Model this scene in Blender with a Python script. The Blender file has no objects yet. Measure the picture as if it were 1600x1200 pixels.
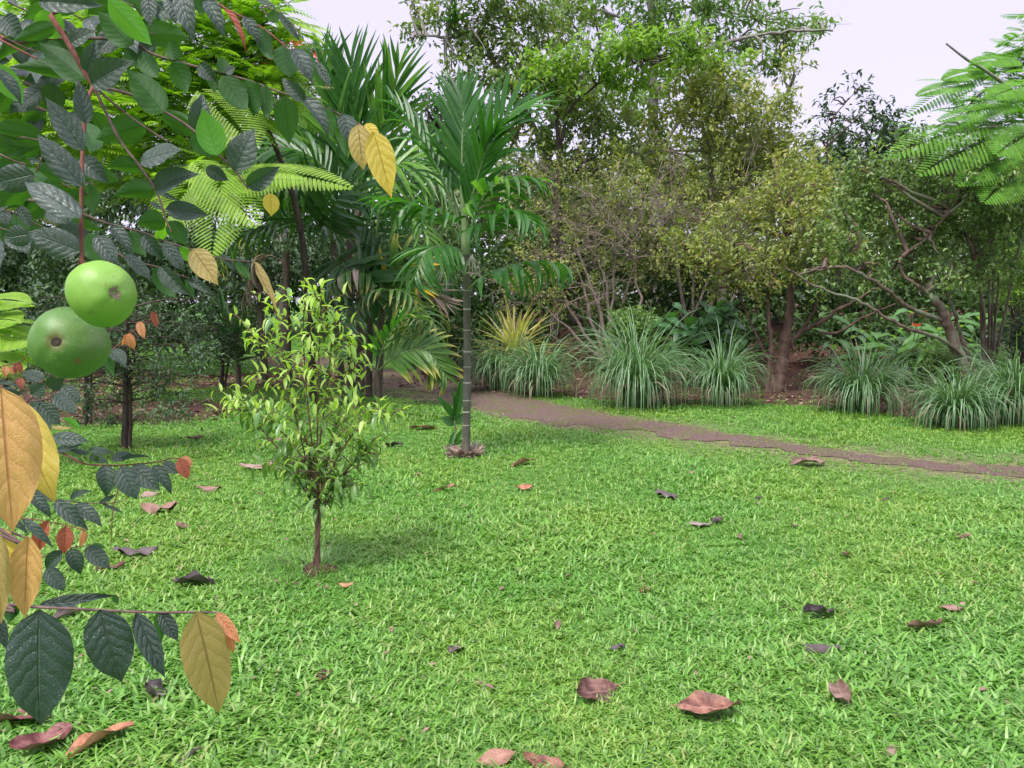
import bpy, math
import numpy as np
from mathutils import Vector, Matrix

# ------------------------------------------------------------------ camera, world, sun, exposure
scene = bpy.context.scene
col = scene.collection
PITCH = math.atan(130 / 1200)
CAM = np.array([0.0, 0.0, 1.5])
cd = bpy.data.cameras.new("camera")
cd.lens = 27.0; cd.sensor_width = 36.0; cd.clip_start = 0.05; cd.clip_end = 500
cam = bpy.data.objects.new("camera", cd); col.objects.link(cam)
cam.location = CAM; cam.rotation_euler = (math.radians(90) - PITCH, 0, 0)
scene.camera = cam

SUN_EL, SUN_AZ = math.radians(58), math.radians(215)      # azimuth measured clockwise from +Y
world = bpy.data.worlds.new("World"); scene.world = world; world.use_nodes = True
wn = world.node_tree; wn.nodes.clear()
W = wn.nodes.new; WL = wn.links.new
sky = W('ShaderNodeTexSky'); sky.sky_type = 'NISHITA'; sky.sun_disc = False
sky.sun_elevation = SUN_EL; sky.sun_rotation = SUN_AZ
bg1 = W('ShaderNodeBackground'); bg1.inputs[1].default_value = 0.012
WL(sky.outputs[0], bg1.inputs[0])
tc = W('ShaderNodeTexCoord'); mp = W('ShaderNodeMapping'); mp.inputs['Scale'].default_value = (1, 1, 3)
nz = W('ShaderNodeTexNoise'); nz.inputs['Scale'].default_value = 1.6; nz.inputs['Detail'].default_value = 4
WL(tc.outputs['Generated'], mp.inputs[0]); WL(mp.outputs[0], nz.inputs[0])
rp = W('ShaderNodeValToRGB'); rp.color_ramp.elements[0].position = 0.42; rp.color_ramp.elements[1].position = 0.58
rp.color_ramp.elements[0].color = (0.71, 0.65, 0.95, 1); rp.color_ramp.elements[1].color = (0.88, 0.79, 1.0, 1)
WL(nz.outputs[0], rp.inputs[0])
bg2 = W('ShaderNodeBackground'); bg2.inputs[1].default_value = 0.43
WL(rp.outputs[0], bg2.inputs[0])
# overcast: zenith somewhat brighter than the horizon
sx = W('ShaderNodeSeparateXYZ'); WL(tc.outputs['Generated'], sx.inputs[0])
mr = W('ShaderNodeMapRange'); mr.inputs[1].default_value = 0.36; mr.inputs[2].default_value = 1.0
mr.inputs[3].default_value = 0.32; mr.inputs[4].default_value = 0.84
WL(sx.outputs[2], mr.inputs[0]); WL(mr.outputs[0], bg2.inputs[1])
ad = W('ShaderNodeAddShader'); wo = W('ShaderNodeOutputWorld')
WL(bg1.outputs[0], ad.inputs[0]); WL(bg2.outputs[0], ad.inputs[1]); WL(ad.outputs[0], wo.inputs[0])

sl = bpy.data.lights.new("sun", 'SUN'); sl.energy = 1.5; sl.angle = math.radians(14); sl.color = (1, 0.965, 0.9)
sun = bpy.data.objects.new("sun", sl); col.objects.link(sun)
sd = Vector((math.sin(SUN_AZ) * math.cos(SUN_EL), math.cos(SUN_AZ) * math.cos(SUN_EL), math.sin(SUN_EL)))
sun.rotation_euler = sd.to_track_quat('Z', 'Y').to_euler()
vs = scene.view_settings
vs.view_transform = 'Standard'; vs.look = 'None'; vs.gamma = 1; vs.use_curve_mapping = False; vs.exposure = 1.6
scene.cycles.max_bounces = 6; scene.cycles.transparent_max_bounces = 4
scene.cycles.diffuse_bounces = 3; scene.cycles.glossy_bounces = 2; scene.cycles.transmission_bounces = 4

# ------------------------------------------------------------------ helpers
f_ = np.array([0, math.cos(PITCH), -math.sin(PITCH)]); u_ = np.array([0, math.sin(PITCH), math.cos(PITCH)])
r_ = np.array([1.0, 0, 0])
UP = np.array([0, 0, 1.0])

def ray(px, py): return r_ * (px - 800) / 1200 + u_ * (600 - py) / 1200 + f_
def P(px, py, d):
    v = ray(px, py); return CAM + v * (d / v[1])

def sstep(a, b, x):
    t = np.clip((x - a) / (b - a), 0, 1); return t * t * (3 - 2 * t)
def terrain(x, y):
    x = np.asarray(x, float); y = np.asarray(y, float)
    z = 0.018 * np.sin(x * 1.3 + 0.5) * np.cos(y * 0.9) + 0.012 * np.sin(x * 2.9 + y * 1.7)
    z = z * sstep(0.0, 3, y)
    z = z + sstep(13.2, 20, y) * sstep(-1.5, 1.5, x) * 1.15
    z = z + sstep(17, 30, y) * 0.6 * (1 - sstep(-1.5, 1.5, x))
    return z
def G(px, py):
    v = ray(px, py); z = 0.0
    for _ in range(12):
        t = (z - CAM[2]) / min(v[2], -0.01); p = CAM + v * t; z = float(terrain(p[0], p[1]))
    return np.array([p[0], p[1], z])

def nrm(v):
    v = np.asarray(v, float); n = np.linalg.norm(v, axis=-1, keepdims=True); return v / np.maximum(n, 1e-9)

def wloc(o):
    l = np.zeros(3)
    while o is not None: l = l + np.array(o.location); o = o.parent
    return l

class MB:
    """collects numpy pieces of geometry and links them as one mesh object"""
    def __init__(s): s.v = []; s.f = []; s.ln = []; s.r = []; s.uv = []; s.n = 0; s.mi = []
    def add(s, v, f, rnd=0.5, mi=0, uv=None):
        v = np.asarray(v, float).reshape(-1, 3); f = np.asarray(f, int)
        s.v.append(v); s.f.append((f + s.n).ravel()); s.ln.append(np.full(len(f), f.shape[1]))
        s.r.append(np.broadcast_to(np.asarray(rnd, float), (len(v),)).copy()); s.mi.append(np.full(len(f), mi))
        s.uv.append(np.zeros((len(v), 2)) if uv is None else np.asarray(uv, float)); s.n += len(v)
    def mesh(s, name, mats, off=None, smooth=True):
        me = bpy.data.meshes.new(name)
        v = np.concatenate(s.v); 
        if off is not None: v = v - np.asarray(off)
        f = np.concatenate(s.f); ln = np.concatenate(s.ln)
        me.vertices.add(len(v)); me.vertices.foreach_set('co', v.ravel())
        me.loops.add(len(f)); me.loops.foreach_set('vertex_index', f)
        me.polygons.add(len(ln)); me.polygons.foreach_set('loop_start', np.concatenate([[0], np.cumsum(ln)[:-1]]))
        me.polygons.foreach_set('loop_total', ln)
        me.polygons.foreach_set('material_index', np.concatenate(s.mi))
        me.polygons.foreach_set('use_smooth', np.full(len(ln), smooth))
        a = me.attributes.new('rnd', 'FLOAT', 'POINT'); a.data.foreach_set('value', np.concatenate(s.r))
        uvl = me.uv_layers.new(name='UVMap'); uvl.data.foreach_set('uv', np.concatenate(s.uv)[f].ravel())
        me.update(calc_edges=True)
        for m in (mats if isinstance(mats, (list, tuple)) else [mats]): me.materials.append(m)
        return me
    def build(s, name, mats, parent=None, smooth=True, kind=None, off=None):
        if off is None and parent is not None: off = wloc(parent)
        o = bpy.data.objects.new(name, s.mesh(name, mats, off, smooth)); col.objects.link(o)
        if parent is not None: o.parent = parent
        elif off is not None: o.location = off
        if kind: o['kind'] = kind
        return o

def thing(name, label, cat, loc, group=None):
    o = bpy.data.objects.new(name, None); col.objects.link(o); o.empty_display_size = 0.1
    o.location = loc; o['label'] = label; o['category'] = cat
    if group: o['group'] = group
    return o
def tag(o, label, cat, group=None):
    o['label'] = label; o['category'] = cat
    if group: o['group'] = group
    return o
def put(name, me, parent, M, label=None):
    o = bpy.data.objects.new(name, me); col.objects.link(o); o.parent = parent
    M.translation = M.translation - Vector(wloc(parent)); o.matrix_basis = M
    if label: o['label'] = label
    return o
def frame(p, y, z, s=(1, 1, 1)):
    """matrix with local Y along y, local Z near z"""
    y = nrm(y); x = nrm(np.cross(y, z)); z = np.cross(x, y)
    return Matrix(((x[0]*s[0], y[0]*s[1], z[0]*s[2], p[0]), (x[1]*s[0], y[1]*s[1], z[1]*s[2], p[1]), (x[2]*s[0], y[2]*s[1], z[2]*s[2], p[2]), (0, 0, 0, 1)))

def spline(pts, n):
    pts = np.asarray(pts, float); k = len(pts)
    if k == 2: t = np.linspace(0, 1, n)[:, None]; return pts[0] * (1 - t) + pts[1] * t
    e = np.vstack([2 * pts[0] - pts[1], pts, 2 * pts[-1] - pts[-2]])
    out = []
    for s in np.linspace(0, k - 1, n):
        i = min(int(s), k - 2); t = s - i; a, b, c, d = e[i:i + 4]
        out.append(0.5 * ((2 * b) + (c - a) * t + (2 * a - 5 * b + 4 * c - d) * t * t + (3 * b - a - 3 * c + d) * t ** 3))
    return np.array(out)

def tube(mb, pts, r0, r1, sides=6, rnd=0.5, mi=0, n=None, wob=0, rs=None, bumps=None):
    pts = spline(pts, n or max(2, len(pts))) if n else np.asarray(pts, float)
    k = len(pts); T = nrm(np.gradient(pts, axis=0))
    if wob and rs is not None: pts = pts + rs.normal(0, wob, pts.shape) * np.linspace(0, 1, k)[:, None] ** .5
    ref = np.array([0.3, 1, 0.2]) if abs(T[0][2]) > .6 else UP
    A = nrm(np.cross(T, ref)); B = np.cross(T, A)
    r = np.linspace(1, 0, k); r = r1 + (r0 - r1) * r
    if bumps is not None: r = r * bumps
    th = np.arange(sides) * 2 * math.pi / sides
    V = pts[:, None] + (A[:, None] * np.cos(th)[None, :, None] + B[:, None] * np.sin(th)[None, :, None]) * r[:, None, None]
    i = np.arange(k - 1)[:, None] * sides; j = np.arange(sides)[None]; jn = (j + 1) % sides
    F = np.stack([i + j, i + jn, i + sides + jn, i + sides + j], -1).reshape(-1, 4)
    mb.add(V.reshape(-1, 3), F, rnd, mi, np.stack(np.meshgrid(np.arange(sides) / sides, np.linspace(0, 1, k)), -1).reshape(-1, 2))
    return pts

def leaves(mb, c, d, nv, L, Wd, rnd, mi=0, fold=0.25, six=False):
    """n small folded leaves: base c, direction d, normal nv"""
    d = nrm(d); s = nrm(np.cross(d, nv)); z = np.cross(s, d); n = len(c)
    L = np.broadcast_to(L, (n,))[:, None]; Wd = np.broadcast_to(Wd, (n,))[:, None]
    if not six:
        V = np.stack([c, c + d * L * .45 + s * Wd * .5 + z * Wd * fold, c + d * L - z * L * .12, c + d * L * .45 - s * Wd * .5 + z * Wd * fold], 1)
        b = np.arange(n)[:, None] * 4; F = np.vstack([b + np.array([[0, 1, 2]]), b + np.array([[0, 2, 3]])]); m = 4
    else:
        V = np.stack([c, c + d*L*.28 + s*Wd*.45 + z*Wd*fold, c + d*L*.65 + s*Wd*.4 + z*Wd*fold - z*L*.08, c + d*L - z*L*.22,
                      c + d*L*.65 - s*Wd*.4 + z*Wd*fold - z*L*.08, c + d*L*.28 - s*Wd*.45 + z*Wd*fold, c + d*L*.5 - z*L*.03], 1)
        b = np.arange(n)[:, None] * 7
        F = np.vstack([b + np.array([t]) for t in ([0, 1, 6], [1, 2, 6], [2, 3, 6], [3, 4, 6], [4, 5, 6], [5, 0, 6])]); m = 7
    mb.add(V.reshape(-1, 3), F, np.repeat(np.broadcast_to(rnd, (n,)), m), mi)

def strips(mb, pts, wid, side, rnd, mi=0, fold=0.0):
    """pts (n,k,3), wid (n,k), side (n,3): n ribbons with an optional fold along the middle"""
    n, k, _ = pts.shape; T = nrm(np.gradient(pts, axis=1)); S = nrm(side)[:, None] * np.ones((1, k, 1))
    N = nrm(np.cross(S, T)); w = wid[..., None]
    if fold:
        V = np.stack([pts - S * w / 2 + N * w * fold, pts, pts + S * w / 2 + N * w * fold], 2); m = 3
    else: V = np.stack([pts - S * w / 2, pts + S * w / 2], 2); m = 2
    b = (np.arange(n) * k * m)[:, None, None] + (np.arange(k - 1) * m)[None, :, None] + np.arange(m - 1)[None, None]
    F = np.stack([b, b + 1, b + m + 1, b + m], -1).reshape(-1, 4)
    uv = np.stack(np.broadcast_arrays(np.linspace(0, 1, m)[None, None], np.linspace(0, 1, k)[None, :, None] + np.zeros((n, 1, 1))), -1).reshape(-1, 2)
    mb.add(V.reshape(-1, 3), F, np.repeat(np.broadcast_to(rnd, (n,)), k * m), mi, uv)

# ------------------------------------------------------------------ materials
def ninit(name):
    m = bpy.data.materials.new(name); m.use_nodes = True; nt = m.node_tree; nt.nodes.clear(); return m, nt, nt.nodes.new, nt.links.new
def c4(c): return (c[0], c[1], c[2], 1)
def mixc(nt, f, a, b, mode='MIX'):
    n = nt.nodes.new('ShaderNodeMix'); n.data_type = 'RGBA'; n.blend_type = mode
    for s, val in ((0, f), (6, a), (7, b)):
        if isinstance(val, bpy.types.NodeSocket): nt.links.new(val, n.inputs[s])
        elif s == 0: n.inputs[0].default_value = val
        else: n.inputs[s].default_value = c4(val)
    return n.outputs[2]
def mth(nt, op, a, b=None, c=None):
    n = nt.nodes.new('ShaderNodeMath'); n.operation = op
    for i, val in enumerate((a, b, c)):
        if val is None: continue
        if isinstance(val, bpy.types.NodeSocket): nt.links.new(val, n.inputs[i])
        else: n.inputs[i].default_value = val
    return n.outputs[0]
def ramp(nt, f, stops):
    n = nt.nodes.new('ShaderNodeValToRGB'); nt.links.new(f, n.inputs[0]); e = n.color_ramp.elements
    while len(e) < len(stops): e.new(0.5)
    for i, (p, c) in enumerate(stops): e[i].position = p; e[i].color = c4(c)
    return n.outputs[0]
def noise(nt, scale, detail=4, obj=True, vec=None, rough=.6):
    n = nt.nodes.new('ShaderNodeTexNoise'); n.inputs['Scale'].default_value = scale; n.inputs['Detail'].default_value = detail; n.inputs['Roughness'].default_value = rough
    if vec is not None: nt.links.new(vec, n.inputs[0])
    elif obj:
        t = nt.nodes.new('ShaderNodeTexCoord'); nt.links.new(t.outputs['Object'], n.inputs[0])
    return n.outputs[0]

def leaf_mat(name, stops, trans=0.35, rough=0.45, spec=0.5, objrnd=False, tcol=None, tips=None, tipcol=None, streak=0, patch=None):
    m, nt, N, L = ninit(name)
    at = N('ShaderNodeAttribute'); at.attribute_name = 'rnd'; r = at.outputs['Fac']
    if objrnd:
        oi = N('ShaderNodeObjectInfo'); r = mth(nt, 'FRACT', mth(nt, 'ADD', r, oi.outputs['Random']))
    k = len(stops); cc = ramp(nt, r, [(i / (k - 1), s) for i, s in enumerate(stops)])
    cc = mixc(nt, 0.5, cc, mixc(nt, noise(nt, 9, 3), tuple(0.55 * a for a in stops[0]), tuple(min(1, 1.25 * a) for a in (stops[-3] if patch else stops[-2] if len(stops) >= 5 else stops[-1]))))
    if patch:
        ge = N('ShaderNodeNewGeometry'); pn = noise(nt, .55, 4, vec=ge.outputs['Position'])
        cc = mixc(nt, ramp(nt, pn, [(.42, (0, 0, 0)), (.62, (.62, .62, .62))]), cc, mixc(nt, 1.0, cc, patch, 'MULTIPLY'))
        gs = N('ShaderNodeSeparateXYZ'); L(ge.outputs['Position'], gs.inputs[0]); yr = N('ShaderNodeMapRange'); L(gs.outputs[1], yr.inputs[0]); yr.inputs[1].default_value = 3.5; yr.inputs[2].default_value = 7.5
    if tips is not None or streak:
        uv = N('ShaderNodeUVMap'); sx = N('ShaderNodeSeparateXYZ'); L(uv.outputs[0], sx.inputs[0])
        if streak:
            w = mth(nt, 'ABSOLUTE', mth(nt, 'SUBTRACT', sx.outputs[0], 0.5)); cc = mixc(nt, mth(nt, 'MULTIPLY', w, streak * 2), cc, tipcol or stops[-1])
        if tips is not None:
            f = mth(nt, 'MULTIPLY', mth(nt, 'SUBTRACT', mth(nt, 'ADD', sx.outputs[1], mth(nt, 'MULTIPLY', noise(nt, 6), 0.5)), tips), 3.5); 
            fc = N('ShaderNodeClamp'); L(f, fc.inputs[0]); cc = mixc(nt, fc.outputs[0], cc, tipcol)
    b = N('ShaderNodeBsdfPrincipled'); L(cc, b.inputs['Base Color']); b.inputs['Roughness'].default_value = rough
    b.inputs['Specular IOR Level'].default_value = spec
    t = N('ShaderNodeBsdfTranslucent')
    L(mixc(nt, 1.0, cc, tcol or (1.25, 1.5, 0.5), 'MULTIPLY'), t.inputs[0])
    mx = N('ShaderNodeMixShader'); mx.inputs[0].default_value = trans; L(b.outputs[0], mx.inputs[1]); L(t.outputs[0], mx.inputs[2])
    o = N('ShaderNodeOutputMaterial'); L(mx.outputs[0], o.inputs[0]); return m

def vein_leaf(name, top, under, vein, trans=0.3, rough=0.4, tr=None, spots=None, nv=6.8, blot=None, flat=False, vs_=.55):
    """broad leaf with quilted veins driven by its UV map"""
    m, nt, N, L = ninit(name)
    uv = N('ShaderNodeUVMap'); sx = N('ShaderNodeSeparateXYZ'); L(uv.outputs[0], sx.inputs[0])
    a = mth(nt, 'ABSOLUTE', mth(nt, 'SUBTRACT', sx.outputs[0], 0.5))             # 0 midrib .. .5 edge
    tcn = N('ShaderNodeTexCoord'); nn = noise(nt, 5, 2)
    s = mth(nt, 'SUBTRACT', mth(nt, 'MULTIPLY', sx.outputs[1], nv), mth(nt, 'MULTIPLY', mth(nt, 'POWER', a, 1.3), 4.2))
    nn2 = noise(nt, 3.5, 2, vec=uv.outputs[0]); s = mth(nt, 'ADD', s, mth(nt, 'ADD', mth(nt, 'MULTIPLY', nn, 0.5), mth(nt, 'MULTIPLY', nn2, 1.1)))
    fr = mth(nt, 'ABSOLUTE', mth(nt, 'SUBTRACT', mth(nt, 'FRACT', s), 0.5))       # .5 at vein
    vn = N('ShaderNodeMapRange'); L(fr, vn.inputs[0]); vn.inputs[1].default_value = .435; vn.inputs[2].default_value = .5
    mid = N('ShaderNodeMapRange'); L(a, mid.inputs[0]); mid.inputs[1].default_value = .03; mid.inputs[2].default_value = .006
    vo = N('ShaderNodeTexVoronoi'); vo.feature = 'DISTANCE_TO_EDGE'; vo.inputs['Scale'].default_value = 26; L(uv.outputs[0], vo.inputs[0])
    net = N('ShaderNodeMapRange'); L(vo.outputs[0], net.inputs[0]); net.inputs[1].default_value = .0; net.inputs[2].default_value = .12
    v = mth(nt, 'MAXIMUM', mth(nt, 'MULTIPLY', vn.outputs[0], .6), mid.outputs[0])
    oi = N('ShaderNodeObjectInfo')
    base = mixc(nt, mth(nt, 'MULTIPLY', oi.outputs['Random'], .6), top, tuple(min(1, x * 1.5 + .01) for x in top))
    base = mixc(nt, mth(nt, 'MULTIPLY', noise(nt, 3, 5), .5), base, blot or tuple(x * .6 for x in top))
    bf = N('ShaderNodeNewGeometry')
    base = mixc(nt, bf.outputs['Backfacing'], base, under)
    cc = mixc(nt, mth(nt, 'MULTIPLY', v, vs_), base, vein)
    if spots:
        sp = N('ShaderNodeTexVoronoi'); sp.inputs['Scale'].default_value = 20; L(uv.outputs[0], sp.inputs[0])
        q = N('ShaderNodeMapRange'); L(sp.outputs['Distance'], q.inputs[0]); q.inputs[1].default_value = .13; q.inputs[2].default_value = .06
        q2 = mth(nt, 'MULTIPLY', q.outputs[0], mth(nt, 'GREATER_THAN', noise(nt, 7), .47)); cc = mixc(nt, mth(nt, 'MULTIPLY', q2, .55), cc, spots)
    h = mth(nt, 'SUBTRACT', mth(nt, 'MULTIPLY', mth(nt, 'POWER', mth(nt, 'SUBTRACT', 1.0, mth(nt, 'MULTIPLY', fr, 1.9)), .45), .95), mth(nt, 'MULTIPLY', mid.outputs[0], 1.4))
    h = mth(nt, 'ADD', h, mth(nt, 'MULTIPLY', net.outputs[0], .20))
    bp = N('ShaderNodeBump'); bp.inputs['Strength'].default_value = .3 if flat else (.85 if spots else .55); bp.inputs['Distance'].default_value = .0016; L(h, bp.inputs['Height'])
    b = N('ShaderNodeBsdfPrincipled'); L(cc, b.inputs['Base Color']); b.inputs['Roughness'].default_value = rough; L(bp.outputs[0], b.inputs['Normal'])
    b.inputs['Specular IOR Level'].default_value = .45 if flat else .75
    t = N('ShaderNodeBsdfTranslucent'); L(mixc(nt, mth(nt, 'MULTIPLY', v, .5), tr or (.12, .4, .03), tuple(x * .35 for x in (tr or (.12, .4, .03)))), t.inputs[0])
    mx = N('ShaderNodeMixShader'); mx.inputs[0].default_value = trans; L(b.outputs[0], mx.inputs[1]); L(t.outputs[0], mx.inputs[2])
    o = N('ShaderNodeOutputMaterial'); L(mx.outputs[0], o.inputs[0]); return m

def bark_mat(name, a, b, scale=14, rings=None, ringcol=(.5, .5, .42), rough=.85, moss=None):
    m, nt, N, L = ninit(name)
    tcn = N('ShaderNodeTexCoord'); mpn = N('ShaderNodeMapping'); mpn.inputs['Scale'].default_value = (1, 1, .35); L(tcn.outputs['Object'], mpn.inputs[0])
    n1 = noise(nt, scale, 6, vec=mpn.outputs[0]); cc = ramp(nt, n1, [(.3, a), (.7, b)])
    if moss: cc = mixc(nt, ramp(nt, noise(nt, 2.3, 4), [(.5, (0, 0, 0)), (.62, (.8, .8, .8))]), cc, moss)
    h = n1
    bp = N('ShaderNodeBump'); bp.inputs['Strength'].default_value = .6; bp.inputs['Distance'].default_value = .01; L(h, bp.inputs['Height'])
    bb = N('ShaderNodeBsdfPrincipled'); L(cc, bb.inputs['Base Color']); bb.inputs['Roughness'].default_value = rough; L(bp.outputs[0], bb.inputs['Normal'])
    bb.inputs['Specular IOR Level'].default_value = .3
    o = N('ShaderNodeOutputMaterial'); L(bb.outputs[0], o.inputs[0]); return m

M = {}
M['grass'] = leaf_mat('grass_blade', [(.035, .12, .015), (.055, .20, .02), (.085, .28, .026), (.13, .36, .035), (.17, .43, .048), (.25, .51, .09), (.38, .62, .19), (.38, .38, .17)], .33, .40, .5, objrnd=True, tcol=(1.1, 1.3, .5), patch=(1.45, 1.08, .9))  # palest green stands in for highlights on blades; last colour is dry straw
M['fol_dark'] = leaf_mat('foliage_dark', [(.014, .036, .014), (.028, .075, .022), (.06, .13, .035), (.12, .21, .06)], .25, .5, .25)
M['fol_mid'] = leaf_mat('foliage_mid', [(.04, .10, .03), (.10, .22, .05), (.19, .35, .08), (.30, .46, .14)], .35, .5)
M['fol_olive'] = leaf_mat('foliage_olive', [(.04, .09, .025), (.10, .19, .045), (.20, .31, .07), (.31, .41, .09), (.44, .45, .12), (.42, .34, .13)], .38, .5)
M['fol_autumn'] = leaf_mat('foliage_mixed', [(.04, .09, .03), (.09, .18, .05), (.18, .30, .08), (.28, .38, .11), (.36, .27, .11)], .35, .5)
M['fol_lime'] = leaf_mat('foliage_lime', [(.10, .23, .04), (.20, .38, .055), (.34, .50, .09)], .42, .5)
M['fol_feather'] = leaf_mat('foliage_feathery', [(.17, .34, .03), (.27, .47, .035), (.38, .56, .05)], .42, .5)
M['fol_fern'] = leaf_mat('foliage_fern', [(.06, .19, .035), (.13, .33, .04), (.24, .47, .07)], .4, .6, .15)
M['fol_mid2'] = leaf_mat('foliage_grey_green', [(.03, .08, .028), (.08, .17, .05), (.16, .28, .08), (.26, .38, .11), (.42, .48, .16)], .33, .4, .6)
M['fol_blue'] = leaf_mat('foliage_bluish', [(.02, .05, .024), (.038, .09, .04), (.07, .14, .06), (.14, .22, .11)], .22, .5, .3)
M['fol_grey'] = leaf_mat('foliage_far', [(.10, .16, .07), (.17, .25, .10), (.26, .33, .15)], .3, .6)
M['sapling_top'] = leaf_mat('young_leaf_lime', [(.22, .42, .05), (.38, .58, .08), (.56, .70, .20)], .42, .4, objrnd=True)
M['sapling_low'] = leaf_mat('young_leaf_green', [(.06, .16, .045), (.13, .28, .06), (.26, .42, .12)], .33, .35, objrnd=True)
M['palm'] = leaf_mat('palm_leaflet_green', [(.018, .075, .018), (.035, .135, .022), (.07, .20, .04)], .38, .40, .5, objrnd=True, tcol=(1.6, 2.1, .4))
M['palm_lime'] = leaf_mat('palm_leaflet_lime', [(.07, .2, .03), (.13, .32, .04), (.2, .38, .07)], .4, .35, .6, objrnd=True)
M['palm_dark'] = leaf_mat('palm_leaflet_dark', [(.02, .07, .022), (.04, .125, .03), (.07, .17, .045)], .28, .35, .6, objrnd=True)
M['palm_tip'] = leaf_mat('palm_leaflet_yellow_tip', [(.05, .15, .03), (.09, .23, .04), (.15, .28, .06)], .35, .4, objrnd=True, tips=.85, tipcol=(.48, .44, .12))
M['palm_yellow'] = leaf_mat('palm_leaflet_yellow', [(.16, .26, .03), (.5, .45, .03), (.62, .45, .05)], .4, .4, objrnd=True, tips=.5, tipcol=(.72, .50, .03), tcol=(1.2, 1.1, .4))
M['palm_dead'] = leaf_mat('palm_leaflet_dry', [(.34, .24, .17), (.5, .40, .30), (.42, .32, .28)], .2, .7, objrnd=True, tcol=(1, .9, .7))
M['lemon'] = leaf_mat('lemongrass_blade', [(.03, .10, .028), (.06, .19, .05), (.13, .30, .10), (.28, .43, .21)], .25, .38, .6, tips=1.18, tipcol=(.42, .32, .20))  # lightest ramp colour stands in for highlights on the blades
M['lemon_dry'] = leaf_mat('lemongrass_straw', [(.20, .13, .09), (.34, .25, .17), (.42, .33, .25)], .2, .7, tcol=(1, .9, .7))
M['flax'] = leaf_mat('variegated_strap_leaf', [(.22, .28, .05), (.42, .44, .10), (.58, .54, .20)], .3, .4, objrnd=True, streak=.9, tipcol=(.66, .58, .22))
M['broad'] = vein_leaf('broad_shrub_leaf', (.04, .14, .035), (.07, .17, .06), (.10, .22, .08), .3, .4)
M['heli'] = vein_leaf('heliconia_leaf', (.08, .24, .03), (.14, .30, .05), (.2, .36, .1), .4, .35, tr=(.3, .6, .05), nv=16)
M['red'] = leaf_mat('red_flower', [(.65, .06, .03), (.8, .14, .05)], .3, .5, tcol=(1.2, .8, .6))
M['bark'] = bark_mat('bark_brown', (.05, .033, .026), (.18, .125, .095), 16, moss=(.16, .19, .12))
M['bark_pink'] = bark_mat('bark_pinkish', (.06, .036, .028), (.20, .13, .10), 12)
M['bark_grey'] = bark_mat('bark_grey', (.14, .12, .11), (.34, .31, .28), 12, moss=(.2, .24, .14))
M['bark_sap'] = bark_mat('sapling_bark', (.07, .04, .03), (.20, .12, .085), 30)
M['bark_dark'] = bark_mat('bark_dark', (.025, .018, .015), (.09, .065, .05), 18)
M['twig'] = bark_mat('twig_pale', (.16, .12, .10), (.36, .29, .24), 20)
M['twig_red'] = bark_mat('twig_reddish', (.13, .045, .035), (.30, .12, .085), 60)
M['twig_brown'] = bark_mat('twig_brown', (.07, .045, .04), (.2, .13, .11), 60)
M['stem_green'] = bark_mat('palm_stem_green', (.10, .17, .06), (.2, .26, .12), 8)
M['palm_trunk'] = bark_mat('palm_trunk_green_grey', (.05, .055, .038), (.16, .155, .115), 9)
M['palm_ring'] = bark_mat('palm_trunk_ring', (.28, .28, .21), (.46, .45, .36), 30)
M['palm_trunk2'] = bark_mat('palm_trunk_brown', (.06, .05, .04), (.17, .13, .10), 8)
M['bract'] = leaf_mat('dry_sheath', [(.16, .11, .08), (.3, .22, .16)], .1, .7, tcol=(1, .9, .7))

FL = {
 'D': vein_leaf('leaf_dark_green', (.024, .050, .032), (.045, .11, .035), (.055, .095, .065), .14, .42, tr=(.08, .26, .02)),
 'S': vein_leaf('leaf_dark_spotted', (.030, .056, .044), (.05, .12, .04), (.12, .17, .10), .10, .40, tr=(.08, .26, .02), spots=(.5, .55, .55)),  # base paler and greyer than the plain dark leaf to suggest sky glare
 'U': vein_leaf('leaf_backlit_green', (.04, .10, .03), (.03, .10, .018), (.02, .06, .015), .4, .55, tr=(.075, .25, .012), flat=True),  # leaf seen against the light; that backlight is put into the colours
 'G': vein_leaf('leaf_backlit_bright', (.08, .28, .02), (.07, .26, .02), (.06, .2, .02), .55, .5, tr=(.22, .62, .02), flat=True),  # brighter copy of the same leaf, with stronger backlight in its colours
 'P': vein_leaf('leaf_pale_ochre', (.46, .34, .10), (.40, .34, .08), (.26, .15, .05), .3, .5, tr=(.55, .45, .08), vs_=.9),
 'Y': vein_leaf('leaf_yellow', (.62, .47, .05), (.60, .47, .04), (.36, .25, .05), .4, .45, tr=(.75, .58, .02), blot=(.5, .42, .08), vs_=.8),
 'B': vein_leaf('leaf_buff', (.60, .33, .11), (.56, .34, .09), (.50, .19, .08), .28, .42, tr=(.7, .45, .1), blot=(.52, .36, .07), vs_=.9),
 'O': vein_leaf('leaf_orange', (.66, .28, .12), (.62, .24, .1), (.62, .2, .09), .35, .45, tr=(.8, .3, .08), blot=(.60, .34, .14), vs_=.8),
 'R': vein_leaf('leaf_rust_red', (.40, .10, .055), (.40, .11, .06), (.3, .06, .03), .3, .5, tr=(.5, .12, .05)),
}
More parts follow.
